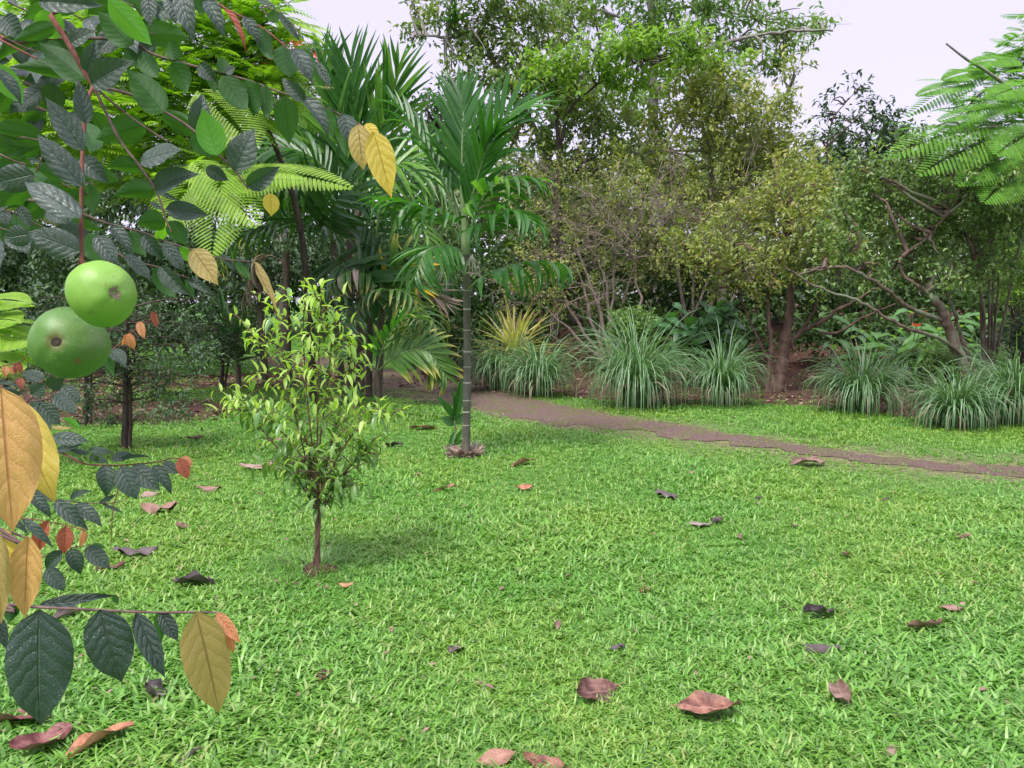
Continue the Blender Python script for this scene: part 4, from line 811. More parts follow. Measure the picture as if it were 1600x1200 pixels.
palm_clump('palm with ochre and yellow hanging fronds in the middle of the grove', 590, 622, 0, [(590, 622, 596, 470, .06), (574, 616, 578, 480, .055)], [
 dict(pts=[(596, 475), (575, 430, -.3), (545, 425, -.5), (515, 445, -.6)], Ll=.5, mats=['palm_tip', 'palm_dead', 'palm_tip'], droop=(1.0, 1.5), a0=80, a1=45, lift=0, w=0.140, n=12),
 dict(pts=[(596, 475), (615, 430, -.3), (632, 418, -.4), (652, 452, -.5)], Ll=.6, mats=['palm_tip', 'palm_yellow', 'palm_tip'], droop=(.0, .5), a0=45, a1=20, lift=.1, w=0.116, n=13, nrmv=BK),
 dict(pts=[(596, 480), (640, 475, -.4), (675, 500, -.6), (692, 560, -.7)], Ll=.5, mats='palm_tip', droop=(.5, 1.2), a0=70, a1=35, w=0.102, n=15),
 dict(pts=[(594, 480), (600, 455, -.6), (640, 462, -.8), (665, 520, -1)], Ll=.5, mats='palm_tip', droop=(.8, 1.4), a0=75, a1=40, w=0.087, n=15),
 dict(pts=[(594, 478), (560, 470, -.4), (540, 500, -.6), (530, 540, -.7)], Ll=.5, mats='palm_dark', droop=(.5, 1.2), a0=70, a1=35, w=0.102, n=14),
 dict(pts=[(596, 470), (650, 450, .2), (680, 462, .2), (697, 475, .2)], Ll=.5, mats='palm_dead', droop=(.1, .6), a0=40, a1=15, w=0.072, n=13, nrmv=BK, stemmat='bract', label='dry pinkish-brown frond'),
 dict(pts=[(596, 470), (600, 400, .1), (640, 380, .1), (700, 420, .1)], Ll=.6, mats=['palm', 'palm_dead', 'palm_tip', 'palm_dark'], droop=(.6, 1.3), a0=70, a1=35, w=0.072, n=14),
], 4)
palm_clump('shortest palm of the grove, its broad yellow-edged frond arching low over the gravel path', 592, 635, 0, [(590, 635, 588, 578, .05)], [
 dict(pts=[(588, 582), (620, 556, -.1), (665, 548, -.15), (698, 590, -.2)], Ll=.52, mats='palm_tip', droop=(.3, .8), a0=66, a1=30, lift=.1, w=0.140, n=16, nrmv=np.array([0, -.9, .9])),
 dict(pts=[(588, 582), (600, 540, -.1), (630, 500, -.2), (660, 498, -.2)], Ll=.42, mats=['palm', 'palm_tip'], droop=(.2, .6), a0=60, a1=30, w=0.131, n=12),
 dict(pts=[(586, 582), (560, 560, -.1), (530, 560, -.2), (505, 585, -.2)], Ll=.45, mats='palm_dark', droop=(.4, 1.0), a0=65, a1=30, w=0.116, n=12),
], 5)
palm_clump('dark palm at the left side of the grove with a dry frond skirt', 447, 0, 13.2, [(447, 600, 447, 395, .07), (410, 600, 405, 420, .06)], [
 dict(pts=[(447, 400), (410, 365), (375, 372), (345, 410)], Ll=.8, mats=['palm_dark', 'palm_tip'], droop=(.6, 1.3), a0=70, a1=35, w=0.072),
 dict(pts=[(447, 400), (470, 350), (500, 350), (540, 400)], Ll=.8, mats='palm_dark', droop=(.4, 1.1), a0=70, a1=30, w=0.087),
 dict(pts=[(447, 400), (430, 330), (400, 290), (360, 280)], Ll=.85, mats='palm', droop=(.3, 1.0), a0=65, a1=30, w=0.080),
 dict(pts=[(447, 400), (460, 320), (480, 260), (470, 200)], Ll=.85, mats='palm', droop=(.1, .5), a0=50, a1=15, w=0.080, nrmv=BK),
 dict(pts=[(447, 410), (420, 400), (400, 420), (385, 470)], Ll=.6, mats='palm_dead', droop=(.6, 1.3), a0=50, a1=20, w=0.058, stemmat='bract', label='dry brown hanging frond'),
 dict(pts=[(447, 410), (480, 440), (500, 470), (505, 520)], Ll=.6, mats='palm_dark', droop=(.6, 1.3), a0=60, a1=20, w=0.087),
], 6)
palm_clump('young trunkless dark palm standing left of the sapling at the edge of the litter', 372, 603, 0, [(372, 603, 372, 570, .05)], [
 dict(pts=[(372, 580), (360, 520), (345, 480), (325, 470)], Ll=.5, mats='palm_dark', droop=(.2, .8), a0=50, a1=20, w=0.116, n=12),
 dict(pts=[(372, 580), (380, 520), (395, 485), (412, 480)], Ll=.5, mats='palm_dark', droop=(.2, .8), a0=50, a1=20, w=0.116, n=12),
 dict(pts=[(370, 580), (345, 550), (325, 545), (305, 565)], Ll=.42, mats='palm_dark', droop=(.4, 1.), a0=60, a1=20, w=0.116, n=12),
 dict(pts=[(372, 580), (370, 540, -.3), (362, 520, -.5), (350, 530, -.6)], Ll=.45, mats='palm_dark', droop=(.2, .8), a0=50, a1=20, w=0.116, n=12, nrmv=BK),
], 7)
palm_clump('palm farthest back between the grove and the ringed palm, half hidden', 655, 0, 15.5, [(655, 600, 652, 400, .07)], [
 dict(pts=[(652, 400), (640, 300), (660, 230), (690, 215)], Ll=1.0, mats='palm', droop=(.1, .6), a0=50, a1=20, w=0.080, nrmv=BK),
 dict(pts=[(652, 400), (620, 330), (600, 300), (560, 300)], Ll=1.0, mats='palm_dark', droop=(.4, 1.), a0=60, a1=20, w=0.080),
 dict(pts=[(652, 400), (690, 340), (720, 350), (750, 400)], Ll=.9, mats='palm_dark', droop=(.4, 1.), a0=60, a1=20, w=0.080),
 dict(pts=[(652, 400), (680, 400, -.3), (700, 430, -.5), (705, 480, -.6)], Ll=.7, mats='palm_dark', droop=(.4, 1.), a0=60, a1=20, w=0.080),
], 8)

# ------------------------------------------------------------------ feathery (pinnate) crowns
def pinnate(mb, rs, base, dirv, nv, L, Wl, n=14, rnd=.5, droop=.5, wl=.30, lean=.5):
    """one feather leaf: leaflets along both sides of a drooping rachis"""
    dirv = nrm(dirv); s = nrm(np.cross(dirv, nv)); N_ = np.cross(s, dirv); t = np.linspace(.1, 1, n)
    c = base + dirv * (t * L)[:, None] - UP * (droop * L * .5 * t ** 2)[:, None]
    ll = Wl * np.sin(np.pi * np.clip(t * .85 + .12, 0, 1)) ** .6
    for sg in (-1, 1):
        leaves(mb, c, np.tile(s * sg + dirv * lean - UP * .15, (n, 1)) + rs.normal(0, .05, (n, 3)), np.tile(N_, (n, 1)), ll, ll * wl, np.clip(rnd + rs.normal(0, .1, n), 0, 1), 0, .1)
    strips(mb, np.stack([c[0], c[n // 2], c[-1]])[None], np.full((1, 3), .006), s[None], [rnd])
def feather_tree(name, label, base, d, trunk, blobs, nper, L, Wl, mats, seed, barkm, limbs=(), extra=(), r0=.06, hand=()):
    rs = np.random.RandomState(seed); t = thing(name, label, 'tree', base); mb = MB(); ap = [tube(mb, trunk, r0, r0 * .4, 8, n=14, wob=.02, rs=rs)]
    for lp, lr in limbs: ap.append(tube(mb, lp, lr, lr * .3, 6, n=10, wob=.01, rs=rs))
    ap = np.vstack(ap); bl = pb(blobs, d, .5, rs)
    for c, r, _ in bl:
        s = ap[np.argmin(((ap - c) ** 2).sum(1))]; tube(mb, [s, (s + c) / 2 + np.array([0, 0, .1]), c], .02, .008, 5, n=6)
    mb.build('trunk', barkm, t); lm = MB()
    for c, r, dn in bl:
        n = int(nper * dn); p, dd = blob_pts(rs, c, np.array([r, r * .8, r * .7]), n)
        for i in range(n):
            az = rs.uniform(0, 6.28); dv = np.array([math.cos(az), math.sin(az) * .8, rs.uniform(-.15, .35)]) + dd[i] * .4
            pinnate(lm, rs, p[i], dv, np.array([0, -.3, 1]) + rs.normal(0, .25, 3), L * rs.uniform(.7, 1.2), Wl * rs.uniform(.8, 1.2), 12, rs.uniform(0, 1), rs.uniform(.1, .8))
    lm.build('crown', mats, t, kind='stuff')
    for (x0, y0, x1, y1, w, dd) in hand:      # feather leaves large enough to tell apart
        fm = MB(); a, e = P(x0, y0, dd), P(x1, y1, dd - .3); Lh = np.linalg.norm(e - a)
        k = 24
        for q in range(k):                     # bipinnate: feathers along a feather
            tt = .12 + .88 * q / (k - 1); c = a - UP * .12 * Lh * tt * tt + (e - a) * tt; s = nrm(np.cross(e - a, np.array([0, -.8, 1.]))); wv = w * dd / 1200 * math.sin(math.pi * min(.95, tt * .8 + .15))
            for sg in (-1, 1): pinnate(fm, rs, c, s * sg + nrm(e - a) * .55, np.array([0, -.8, 1.]), wv, .026, 27, rs.uniform(.1, .9), .3, .34)
        fm.build('feather_leaf', mats, t)
    return t
b = at_ground(486, 11.2)
feather_tree('feathery_tree', 'tree with bright yellow-green feathery leaves behind the fruiting branches', b, 10, [b, P(478, 420, 11), P(440, 250, 10.6), P(360, 120, 10)],
   [(300, 60, 70), (380, 60, 60), (260, 150, 75), (330, 180, 75), (400, 160, 50), (240, 260, 70), (320, 280, 60), (420, 30, 50), (150, 90, 80), (100, 180, 80), (60, 40, 80), (180, 200, 70), (420, 90, 45), (0, 150, 80), (200, 20, 80), (340, -20, 80), (50, 290, 60), (370, 100, 50), (440, 140, 40)], 150, .42, .125, M['fol_feather'], 71, M['bark_dark'],
   hand=[(330, 290, 470, 262, 46, 8.6), (330, 240, 250, 340, 60, 8.6), (350, 250, 330, 380, 50, 8.4), (370, 262, 545, 268, 40, 8.5), (300, 130, 395, 210, 60, 8.6), (290, 240, 400, 330, 50, 8.5)])
b = at_ground(1700, 10.5)
feather_tree('mimosa_tree', 'feathery-leaved tree reaching into the sky from the right edge', b, 10.5, [b, P(1690, 400, 10.5), P(1660, 250, 10.5), P(1600, 158, 10.3)],
   [(1530, 130, 45, .8), (1560, 170, 45, .9), (1600, 120, 60, 1.1), (1560, 240, 50, 1), (1500, 215, 40, .9), (1460, 200, 30, .5), (1620, 200, 70), (1590, 300, 50, .8), (1500, 180, 30, .4), (1640, 60, 60)], 150, .40, .10, M['fol_fern'], 72, M['bark_grey'],
   limbs=[([P(1640, 200, 10.4), P(1590, 148, 10.2), P(1530, 105, 10), P(1480, 68, 9.9)], .035), ([P(1640, 220, 10.4), P(1560, 200, 10), P(1500, 205, 9.8)], .03)],
   hand=[(1560, 190, 1385, 220, 40, 9.6), (1590, 200, 1440, 248, 44, 9.5), (1545, 112, 1420, 160, 26, 9.9), (1540, 110, 1475, 112, 22, 9.9), (1530, 128, 1435, 133, 24, 9.8), (1600, 95, 1520, 84, 26, 9.9), (1590, 150, 1460, 195, 30, 9.8), (1600, 165, 1470, 168, 30, 9.7), (1600, 230, 1500, 270, 40, 9.5), (1620, 130, 1545, 140, 30, 9.6), (1640, 190, 1560, 225, 50, 9.4), (1610, 250, 1540, 300, 44, 9.4)])
b = at_ground(15, 7)
feather_tree('fern_bush', 'bright green ferny bush at the left edge behind the fruits', b, 7, [b, P(10, 600, 7), P(5, 520, 7)], [(0, 500, 40, 1.6), (20, 540, 26, 2.4), (-20, 570, 40, 1.4)], 60, .3, .07, M['fol_feather'], 73, M['bark_dark'], r0=.03,
   hand=[(-30, 470, 45, 458, 26, 6.8), (-30, 520, 50, 520, 36, 6.7), (-30, 560, 35, 560, 30, 6.7), (-20, 500, 30, 490, 26, 6.7)])

# tree with red flowers behind the palms, left
b = at_ground(440, 17)
t = tree('flowering_tree', 'tree with clusters of red-orange flowers showing above the left palms', 'tree', b, [], pb([(430, 110, 40, 1.3), (480, 80, 26, 1.3), (400, 80, 40, 1.2), (470, 130, 40, 1.2), (540, 115, 26, 1), (360, 130, 50), (430, 200, 60), (520, 180, 50)], 17, .6, rs), M['fol_blue'], M['bark_grey'], 74, ntw=80, nlf=14, L=.16, Wd=.075, r0=.15, trunk_pts=[b, P(440, 380, 17), P(440, 200, 17)])
rs = np.random.RandomState(8)
for (fx, fy) in [(455, 68), (468, 72), (430, 82), (420, 94), (412, 104), (440, 90), (448, 108), (534, 115), (400, 110), (498, 88)]:
    fb = MB(); c = P(fx, fy, 16.3); n = 16; dd = nrm(rs.normal(0, 1, (n, 3)) + np.array([0, 0, .4])); leaves(fb, c + dd * .03, dd, rs.normal(0, 1, (n, 3)), .13, .06, rs.uniform(0, 1, n), six=False); fb.build('flower', M['red'], t)

# bromeliads growing on the limbs of the spreading tree
def rosette(label, c, L_, n, seed, cat='plant', mats='palm', up=.9, w=.09):
    rs = np.random.RandomState(seed); t = thing('bromeliad', label, cat, c)
    for k in range(n):
        az = k * 2.4; e = rs.uniform(.2, 1.3); dv = np.array([math.cos(az) * math.cos(e), math.sin(az) * math.cos(e), math.sin(e) * up])
        put('leaf', leaflet_mesh('n', M[mats], round(float(rs.choice([.2, .5, .9])), 2), w), t, frame(c, dv, UP - dv * dv[2] + rs.normal(0, .05, 3), (L_, L_, L_) if e < 5 else 1))
    return t
rosette('large bromeliad rosette on the outermost left limb of the spreading tree', P(711, 35, 16.9), .55, 26, 1)
rosette('smaller bromeliad on the spreading tree, right of the large rosette', P(775, 12, 17), .4, 20, 2)
rosette('small pale bromeliad half hidden in the crown of the spreading tree', P(810, 28, 17), .32, 18, 3, mats='palm_lime')

# ------------------------------------------------------------------ sapling on the lawn
def sapling():
    rs = np.random.RandomState(17); b = G(497, 893); d = b[1]; t = thing('sapling', 'slim young tree with drooping lime-green young leaves, nearest to the camera on the lawn', 'tree', b)
    mb = MB(); fork = P(496, 785, d); tube(mb, [b - UP * .03, P(496, 850, d), fork], .017, .013, 9, n=8)
    tube(mb, [P(490, 880, d), P(499, 830, d - .02), P(500, 790, d)], .008, .006, 6, n=6)
    stems = [[(496, 790), (488, 700), (478, 600), (474, 500), (486, 452)], [(497, 800), (500, 690), (512, 600), (518, 540), (524, 500)], [(496, 800), (474, 700), (450, 600), (436, 520), (432, 468)],
             [(496, 770), (450, 720), (410, 672), (385, 640), (365, 625)], [(497, 780), (530, 710), (560, 670), (590, 655), (612, 648)], [(497, 790), (516, 700), (536, 620), (546, 575), (552, 540)],
             [(496, 780), (476, 680), (446, 600), (412, 545), (392, 520)], [(497, 800), (496, 680), (498, 570), (500, 500), (503, 458)], [(497, 800), (530, 750), (560, 715), (575, 700)], [(496, 800), (462, 745), (440, 735)], [(497, 810), (520, 770), (535, 760)], [(496, 760), (455, 690), (405, 650), (368, 640)]]
    tips = []; tw = []
    for i, s in enumerate(stems):
        off = rs.uniform(-.22, .22); q = tube(mb, [P(x, y, d + off * j / (len(s) - 1)) for j, (x, y) in enumerate(s)], .0065, .002, 6, n=16)
        tw.append((q[6:], 1.0))
        for k in [2, 3, 4, 5, 6, 6, 7, 8, 8, 9, 10, 10, 11, 12, 12, 13, 14, 15]:
            az = rs.uniform(0, 6.28); L_ = rs.uniform(.08, .26) * (1.15 - .55 * k / 16); dv = nrm(np.array([math.cos(az), math.sin(az), rs.uniform(.1, .9)])); e = q[k] + dv * L_; m_ = q[k] + dv * L_ * .5 + UP * .02
            q2 = tube(mb, [q[k], m_, e], .0035, .0015, 4, n=5); tw.append((q2, .8))
    mb.build('trunk', M['bark_sap'], t)
    L1 = [broad_leaf_mesh('sl%d' % i, M['sapling_top'], 1, .24, .0, .35, .5 + .3 * i, 2, 6) for i in range(4)]; L2 = [broad_leaf_mesh('sm%d' % i, M['sapling_low'], 1, .32, .0, .25, .4 + .3 * i, 2, 6) for i in range(4)]
    cand = []
    for q, sc in tw:
        T = nrm(np.gradient(q, axis=0))
        n = 5 if len(q) == 5 else 9
        for k in range(n):
            j = min(len(q) - 1, 1 + int(k * (len(q) - 1) / n)) if len(q) > 5 else k
            a = rs.uniform(0, 6.28) if k % 2 == 0 else a + math.pi
            s = nrm(np.cross(T[j], np.array([math.cos(a), math.sin(a), .3]))); 
            cand.append((q[j], nrm(s + T[j] * .5 + np.array([0, 0, .15])), sc))
    rs.shuffle(cand)
    rest = MB()
    for i, (p, dv, sc) in enumerate(cand):
        h = (p[2] - .75) / .6; young = rs.uniform() < np.clip(h + .5, .12, .98); s = rs.uniform(.05, .088) if young else rs.uniform(.07, .115)
        nv = UP - dv * dv[2]
        if i < 296: put('leaf', (L1 if young else L2)[rs.randint(4)], t, frame(p, dv - UP * rs.uniform(0, .5), nv, (s, s, s)))
        else: leaves(rest, p[None], (dv - UP * .3)[None], nv[None], s, s * .34, [rs.uniform()], 0 if young else 1, .2, True)
    rest.build('foliage', [M['sapling_top'], M['sapling_low']], t, kind='stuff')
    # weeds and dead grass at its foot
    g = MB(); n = 230; az = rs.uniform(0, 6.28, n); r = rs.uniform(.01, .30, n); base = np.stack([b[0] + r * np.cos(az), b[1] + r * np.sin(az), np.full(n, b[2])], 1)
    e = rs.uniform(.6, 1.4, n); L_ = rs.uniform(.06, .24, n); k = 5; pts = [base]
    for j in range(k - 1): pts.append(pts[-1] + np.stack([np.cos(az) * np.cos(e), np.sin(az) * np.cos(e), np.sin(e)], 1) * (L_ / 4)[:, None]); e = e - .35
    strips(g, np.stack(pts, 1), np.array([1, 1, .8, .6, .1])[None] * np.full((n, 1), .005), np.stack([-np.sin(az), np.cos(az), 0 * az], 1), rs.uniform(0, 1, n))
    o = g.build('weeds', M['sapling_low'], None, off=None, kind='stuff'); o['label'] = 'thin dark weeds round the foot of the sapling'; o['category'] = 'weeds'
    return t
sapling()

# ------------------------------------------------------------------ lemongrass clumps
def clump(label, px, py, wpx, hpx, seed, dry=.10, n=1050, group='lemongrass clumps along the bed', depth=None):
    rs = np.random.RandomState(seed); b = G(px, py) if depth is None else at_ground(px, depth); d = b[1]; t = thing('lemongrass_clump', label, 'grass clump', b, group)
    R = wpx * d / 2400 * .55; H = hpx * d / 1200; n = int(n * max(.6, R * 1.5)); k = 8
    az = rs.uniform(0, 6.28, n); rr = rs.uniform(0, 1, n) ** .6 * R * .5; base = np.stack([b[0] + rr * np.cos(az), b[1] + rr * np.sin(az) * .8 + .3, terrain(b[0] + rr * np.cos(az), b[1] + rr * np.sin(az) * .8 + .3)], 1)
    az = az + rs.normal(0, .5, n); e = np.radians(rs.uniform(66, 94, n)); L_ = H * rs.uniform(.85, 1.75, n) * (1 - .35 * (rs.uniform(0, 1, n) < .25)); bend = rs.uniform(.12, .75, n); pts = [base]
    for j in range(k - 1):
        pts.append(pts[-1] + np.stack([np.cos(az) * np.cos(e), np.sin(az) * np.cos(e), np.sin(e)], 1) * (L_ / (k - 1))[:, None]); e = np.maximum(e - bend * (.35 + .28 * j), -1.5)
    pts = np.stack(pts, 1); pts[..., 2] = np.maximum(pts[..., 2], base[:, None, 2] + .01)
    wd = np.array([.7, .9, 1, 1, .9, .75, .5, .08])[None] * rs.uniform(.009, .019, n)[:, None]; sd = np.stack([-np.sin(az), np.cos(az), rs.normal(0, .3, n)], 1)
    dr = rs.uniform(0, 1, n) < dry; g, s = MB(), MB()
    strips(g, pts[~dr], wd[~dr], sd[~dr], rs.uniform(0, 1, (~dr).sum()), fold=.15); q = pts[dr].copy(); q[..., 2] = base[dr][:, None, 2] + (q[..., 2] - base[dr][:, None, 2]) * .62
    strips(s, q, wd[dr], sd[dr], rs.uniform(0, 1, dr.sum()))
    g.build('blades', M['lemon'], t, kind='stuff'); s.build('dry_blades', M['lemon_dry'], t, kind='stuff')
GR = 'lemongrass clumps along the bed'
clump('lemongrass clump just right of the ringed palm trunk, half of a joined pair', 780, 612, 105, 78, 1)
clump('broad drooping lemongrass clump in front of the variegated strap-leaved plant', 842, 622, 105, 84, 2)
clump('tallest and widest lemongrass clump, below the ball-shaped shrub', 1000, 640, 150, 118, 3, n=1400)
clump('lemongrass clump just left of the first gnarled tree', 1136, 636, 88, 92, 4)
clump('lemongrass clump standing alone between the two gnarled trees', 1362, 650, 130, 95, 5, n=1150)
clump('paler lemongrass clump farther back behind the one between the gnarled trees', 1440, 606, 105, 66, 6)
clump('lemongrass clump round the foot of the leaning gnarled tree', 1515, 674, 150, 82, 7, n=1250)
clump('lemongrass clump cut by the right edge of the view', 1610, 668, 130, 115, 8, n=1150)
clump('grey-brown lemongrass clump seen behind the ringed palm trunk on its left', 712, 584, 85, 66, 9, dry=.5)
clump('lemongrass clump farthest left, behind the arching yellow-edged palm frond', 648, 572, 80, 56, 10, dry=.25)
clump('low dead brown grass clump at the lawn edge left of the leaning tree', 1418, 655, 46, 26, 11, dry=.9, n=300)
clump('pale grass clump behind the leaning trunk', 1545, 600, 100, 66, 12)

# variegated strap-leaved plant
b = at_ground(803, 13.2); t = thing('strap_leaf_plant', 'yellow and green striped plant of stiff arching strap leaves above the lemongrass', 'plant', b); rs = np.random.RandomState(5); c = P(803, 555, 13.2)
for k in range(64):
    az = k * 2.4; e = rs.uniform(.35, 1.45); L_ = rs.uniform(.75, 1.15); dv = np.array([math.cos(az) * math.cos(e), math.sin(az) * math.cos(e), math.sin(e)])
    put('leaf', leaflet_mesh('n', M['flax'], round(float(rs.choice([.1, .3, .6, .9])), 2), .05), t, frame(c + rs.normal(0, .05, 3), dv, UP - dv * dv[2], (L_, L_, L_)))
mb = MB(); tube(mb, [b, c + UP * .05], .08, .06, 8, n=4); mb.build('stem', M['bark'], t)

# fine-leaved dark small trees on the left lawn
def fine_tree(label, px, py, blobs, seed, r=.03, topy=470):
    b = G(px, py); d = b[1]; rs = np.random.RandomState(seed); t = thing('small_tree', label, 'tree', b); mb = MB()
    q = tube(mb, [b, P(px + 2, (py + topy) / 2, d), P(px + 5, topy, d)], r, r * .4, 8, n=20, wob=.006, rs=rs)
    tube(mb, [b + np.array([.05, 0, 0]), P(px + 10, (py + topy) / 2 + 20, d), P(px + 20, topy + 20, d)], r * .6, r * .3, 6, n=12, wob=.01, rs=rs)
    for k in range(70):
        s = q[rs.randint(6, 20)]; az = rs.uniform(0, 6.28); L_ = rs.uniform(.35, .85); dv = np.array([math.cos(az), math.sin(az), rs.uniform(-.12, .25)])
        tube(mb, [s, s + dv * L_ * .5 + UP * .03, s + dv * L_ - UP * .04], .007, .002, 4, n=6)
    mb.build('trunk', M['bark_dark'], t); lm, tm = MB(), MB(); crown(rs, lm, pb(blobs, d, .4, rs), 150, 12, .05, .022, .16, .1, tm, .003, .55); lm.build('crown', M['fol_blue'], t, kind='stuff'); tm.build('twigs', M['bark_dark'], t, kind='stuff')
fine_tree('small dark fine-leaved tree with level twigs, nearer of the two behind the fruits', 195, 702, [(200, 560, 70, .55), (250, 600, 55, .6), (150, 620, 55, .5), (290, 560, 45, .6), (220, 500, 60, .6), (180, 650, 45, .3), (270, 640, 40, .4), (130, 540, 50, .6)], 81, .035)
fine_tree('small dark fine-leaved tree standing behind and left of the nearer one', 134, 665, [(120, 560, 60, .8), (80, 520, 60, .8), (60, 590, 50, .7), (150, 500, 55, .8)], 82, .035)
fine_tree('low dark fine-leaved tree at the litter edge, right of the two others', 346, 608, [(340, 550, 36, 1.2), (310, 520, 36, 1.2), (370, 530, 30, 1.2)], 83, .04, 500)
# ------------------------------------------------------------------ the fruiting tree in the foreground (its trunk stands left of the view)
rs = np.random.RandomState(90)
FB = np.array([-1.35, .75, 0.0])
ft = thing('fruit_tree', 'fruiting tree with large veined leaves, whose branches fill the left and top-left foreground', 'tree', FB)
mb = MB(); tr = tube(mb, [FB - UP * .05, FB + np.array([.03, .02, .7]), FB + np.array([.0, .1, 1.4]), FB + np.array([.12, .05, 2.1]), FB + np.array([.3, .15, 2.6])], .06, .025, 12, n=24, wob=.003, rs=rs); mb.build('trunk', M['bark_pink'], ft)
def branch(pts, d, r0, r1, root=False, mat='twig_brown', dd=0):
    q = [P(x, y, d + dd * i / max(1, len(pts) - 1)) for i, (x, y) in enumerate(pts)]
    if root:
        s = tr[np.argmin(np.linalg.norm(tr - (q[0] + np.array([-.3, 0, .1])), axis=1))]; q = [s, (s + q[0]) / 2 + UP * .03] + q
    m = MB(); n = 5 * len(q); k = np.arange(n); tube(m, q, r0 * 1.0, r1, 7, n=n, bumps=1 + .18 * (k % 5 == 0)); return m.build('branch', M[mat], ft)
branch([(60, -25), (80, 25), (105, 65), (130, 110), (146, 134)], .95, .0042, .0026, True, 'twig_red')
branch([(146, 134), (185, 215), (220, 262), (245, 300), (258, 340), (268, 362)], .95, .0018, .0010)
branch([(146, 134), (200, 180), (262, 222)], .97, .0016, .001)
branch([(146, 134), (205, 148), (258, 175), (304, 205), (345, 245), (368, 268), (388, 296)], .96, .0020, .0010)
branch([(146, 134), (136, 160), (131, 200), (129, 235), (127, 330), (128, 412)], .94, .0024, .0022, False, 'twig_red', -.07)
branch([(-20, 55), (60, 60), (190, 62), (240, 85), (310, 105), (385, 125), (440, 145), (475, 155), (535, 180), (583, 206)], 1.15, .0028, .0010, True)
branch([(250, -30), (320, -5), (355, 15), (395, 35), (425, 55), (455, 82), (490, 115), (515, 140)], 1.2, .0028, .0010, True, 'twig_red')
branch([(425, 32), (408, 10), (432, 18), (455, 35), (468, 55)], 1.25, .0012, .0007)
branch([(-40, 40), (0, 62), (30, 78), (58, 92)], 1.0, .0018, .0012, True, 'twig_red')
branch([(-30, 200), (40, 215), (75, 222)], 1.0, .0016, .001, True); branch([(75, 222), (66, 245), (56, 270)], 1.0, .0012, .0009)
branch([(-30, 300), (60, 315), (130, 335), (165, 348), (222, 363), (260, 378), (300, 390), (350, 405), (396, 409)], 1.1, .0022, .0009, True)
branch([(150, 372), (200, 405), (250, 418), (300, 437)], 1.12, .0014, .0007)
branch([(120, 560), (172, 548), (205, 520), (240, 496)], 1.05, .0012, .0007, False, 'twig_red')
branch([(-40, 690), (30, 690), (90, 705), (130, 724), (165, 727), (190, 727), (245, 722), (264, 717), (285, 716)], .98, .0017, .0007, True, 'twig_red')
branch([(190, 728), (183, 770), (176, 800), (174, 850)], .98, .0008, .0004, False, 'twig_red')
branch([(-30, 780), (40, 768), (85, 780), (150, 787), (190, 784)], 1.0, .0013, .0006, True); branch([(-30, 800), (20, 808), (75, 815), (137, 829)], .97, .0013, .0006, True, 'twig_red')
branch([(-30, 880), (60, 872), (100, 858), (150, 851)], 1.0, .0012, .0006, True)
branch([(-40, 940), (10, 944), (65, 949), (130, 952), (190, 955), (245, 957), (333, 957), (352, 962)], .66, .0018, .0008, True, 'twig_brown')
branch([(-30, 640), (20, 640), (50, 622), (75, 600), (80, 585)], 1.02, .0016, .0008, True); branch([(-20, 630), (40, 628), (90, 622)], 1.03, .0012, .0007)
branch([(-30, 572), (0, 572), (30, 566), (42, 556)], 1.0, .0010, .0006, True, 'twig_red'); branch([(-40, 815), (0, 826), (46, 842)], .5, .0014, .0008, True)
branch([(-60, 590), (-20, 600), (12, 612)], .56, .0014, .001, True)

SH = {}
def lf(kind, bx, by, tx, ty, w, d, dz=0.0, roll=None, sh=None):
    sh = rs.randint(5) if sh is None else sh
    prm = [(.22, .14, .12, .0, .45), (.12, .22, .35, .05, .42), (.3, .08, .22, .0, .48), (.1, .3, .5, .25, .42), (.2, .18, .05, -.2, .40)][sh]
    me = broad_leaf_mesh('fl%d' % sh, FL[kind], 1, .5, prm[0], prm[1], prm[2], 8, 14, twist=prm[3], maxpos=prm[4], wave=.05, seed=sh)
    k = ('c', sh)
    if k not in SH:
        co = np.empty(len(me.vertices) * 3); me.vertices.foreach_get('co', co); co = co.reshape(-1, 3); SH[k] = co[-5].copy()
    tip = SH[k]; ch = math.hypot(tip[1], tip[2]); phi = math.atan2(tip[2], tip[1])
    a, e = P(bx, by, d), P(tx, ty, d + dz); D = nrm(e - a); s = np.linalg.norm(e - a) / ch
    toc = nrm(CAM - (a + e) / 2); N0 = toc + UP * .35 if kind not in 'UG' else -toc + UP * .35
    r = rs.normal(0, .30) if roll is None else roll
    N0 = nrm(N0 - D * (N0 @ D)); S0 = np.cross(D, N0); Nn = N0 * math.cos(r) + S0 * math.sin(r)
    yv = D * math.cos(phi) - Nn * math.sin(phi); zv = Nn * math.cos(phi) + D * math.sin(phi)
    ww = (w * d / 1200) / (s * .5 * max(.6, math.cos(r)))
    o = put('leaf', me, ft, frame(a, yv, zv, (s * ww, s, s)))
    if kind in 'YPBOR' and len(kind) == 1: o['label'] = {'Y': 'bright yellow leaf', 'P': 'pale ochre leaf', 'B': 'large buff leaf', 'O': 'soft orange young leaf', 'R': 'rust-red young leaf'}[kind]
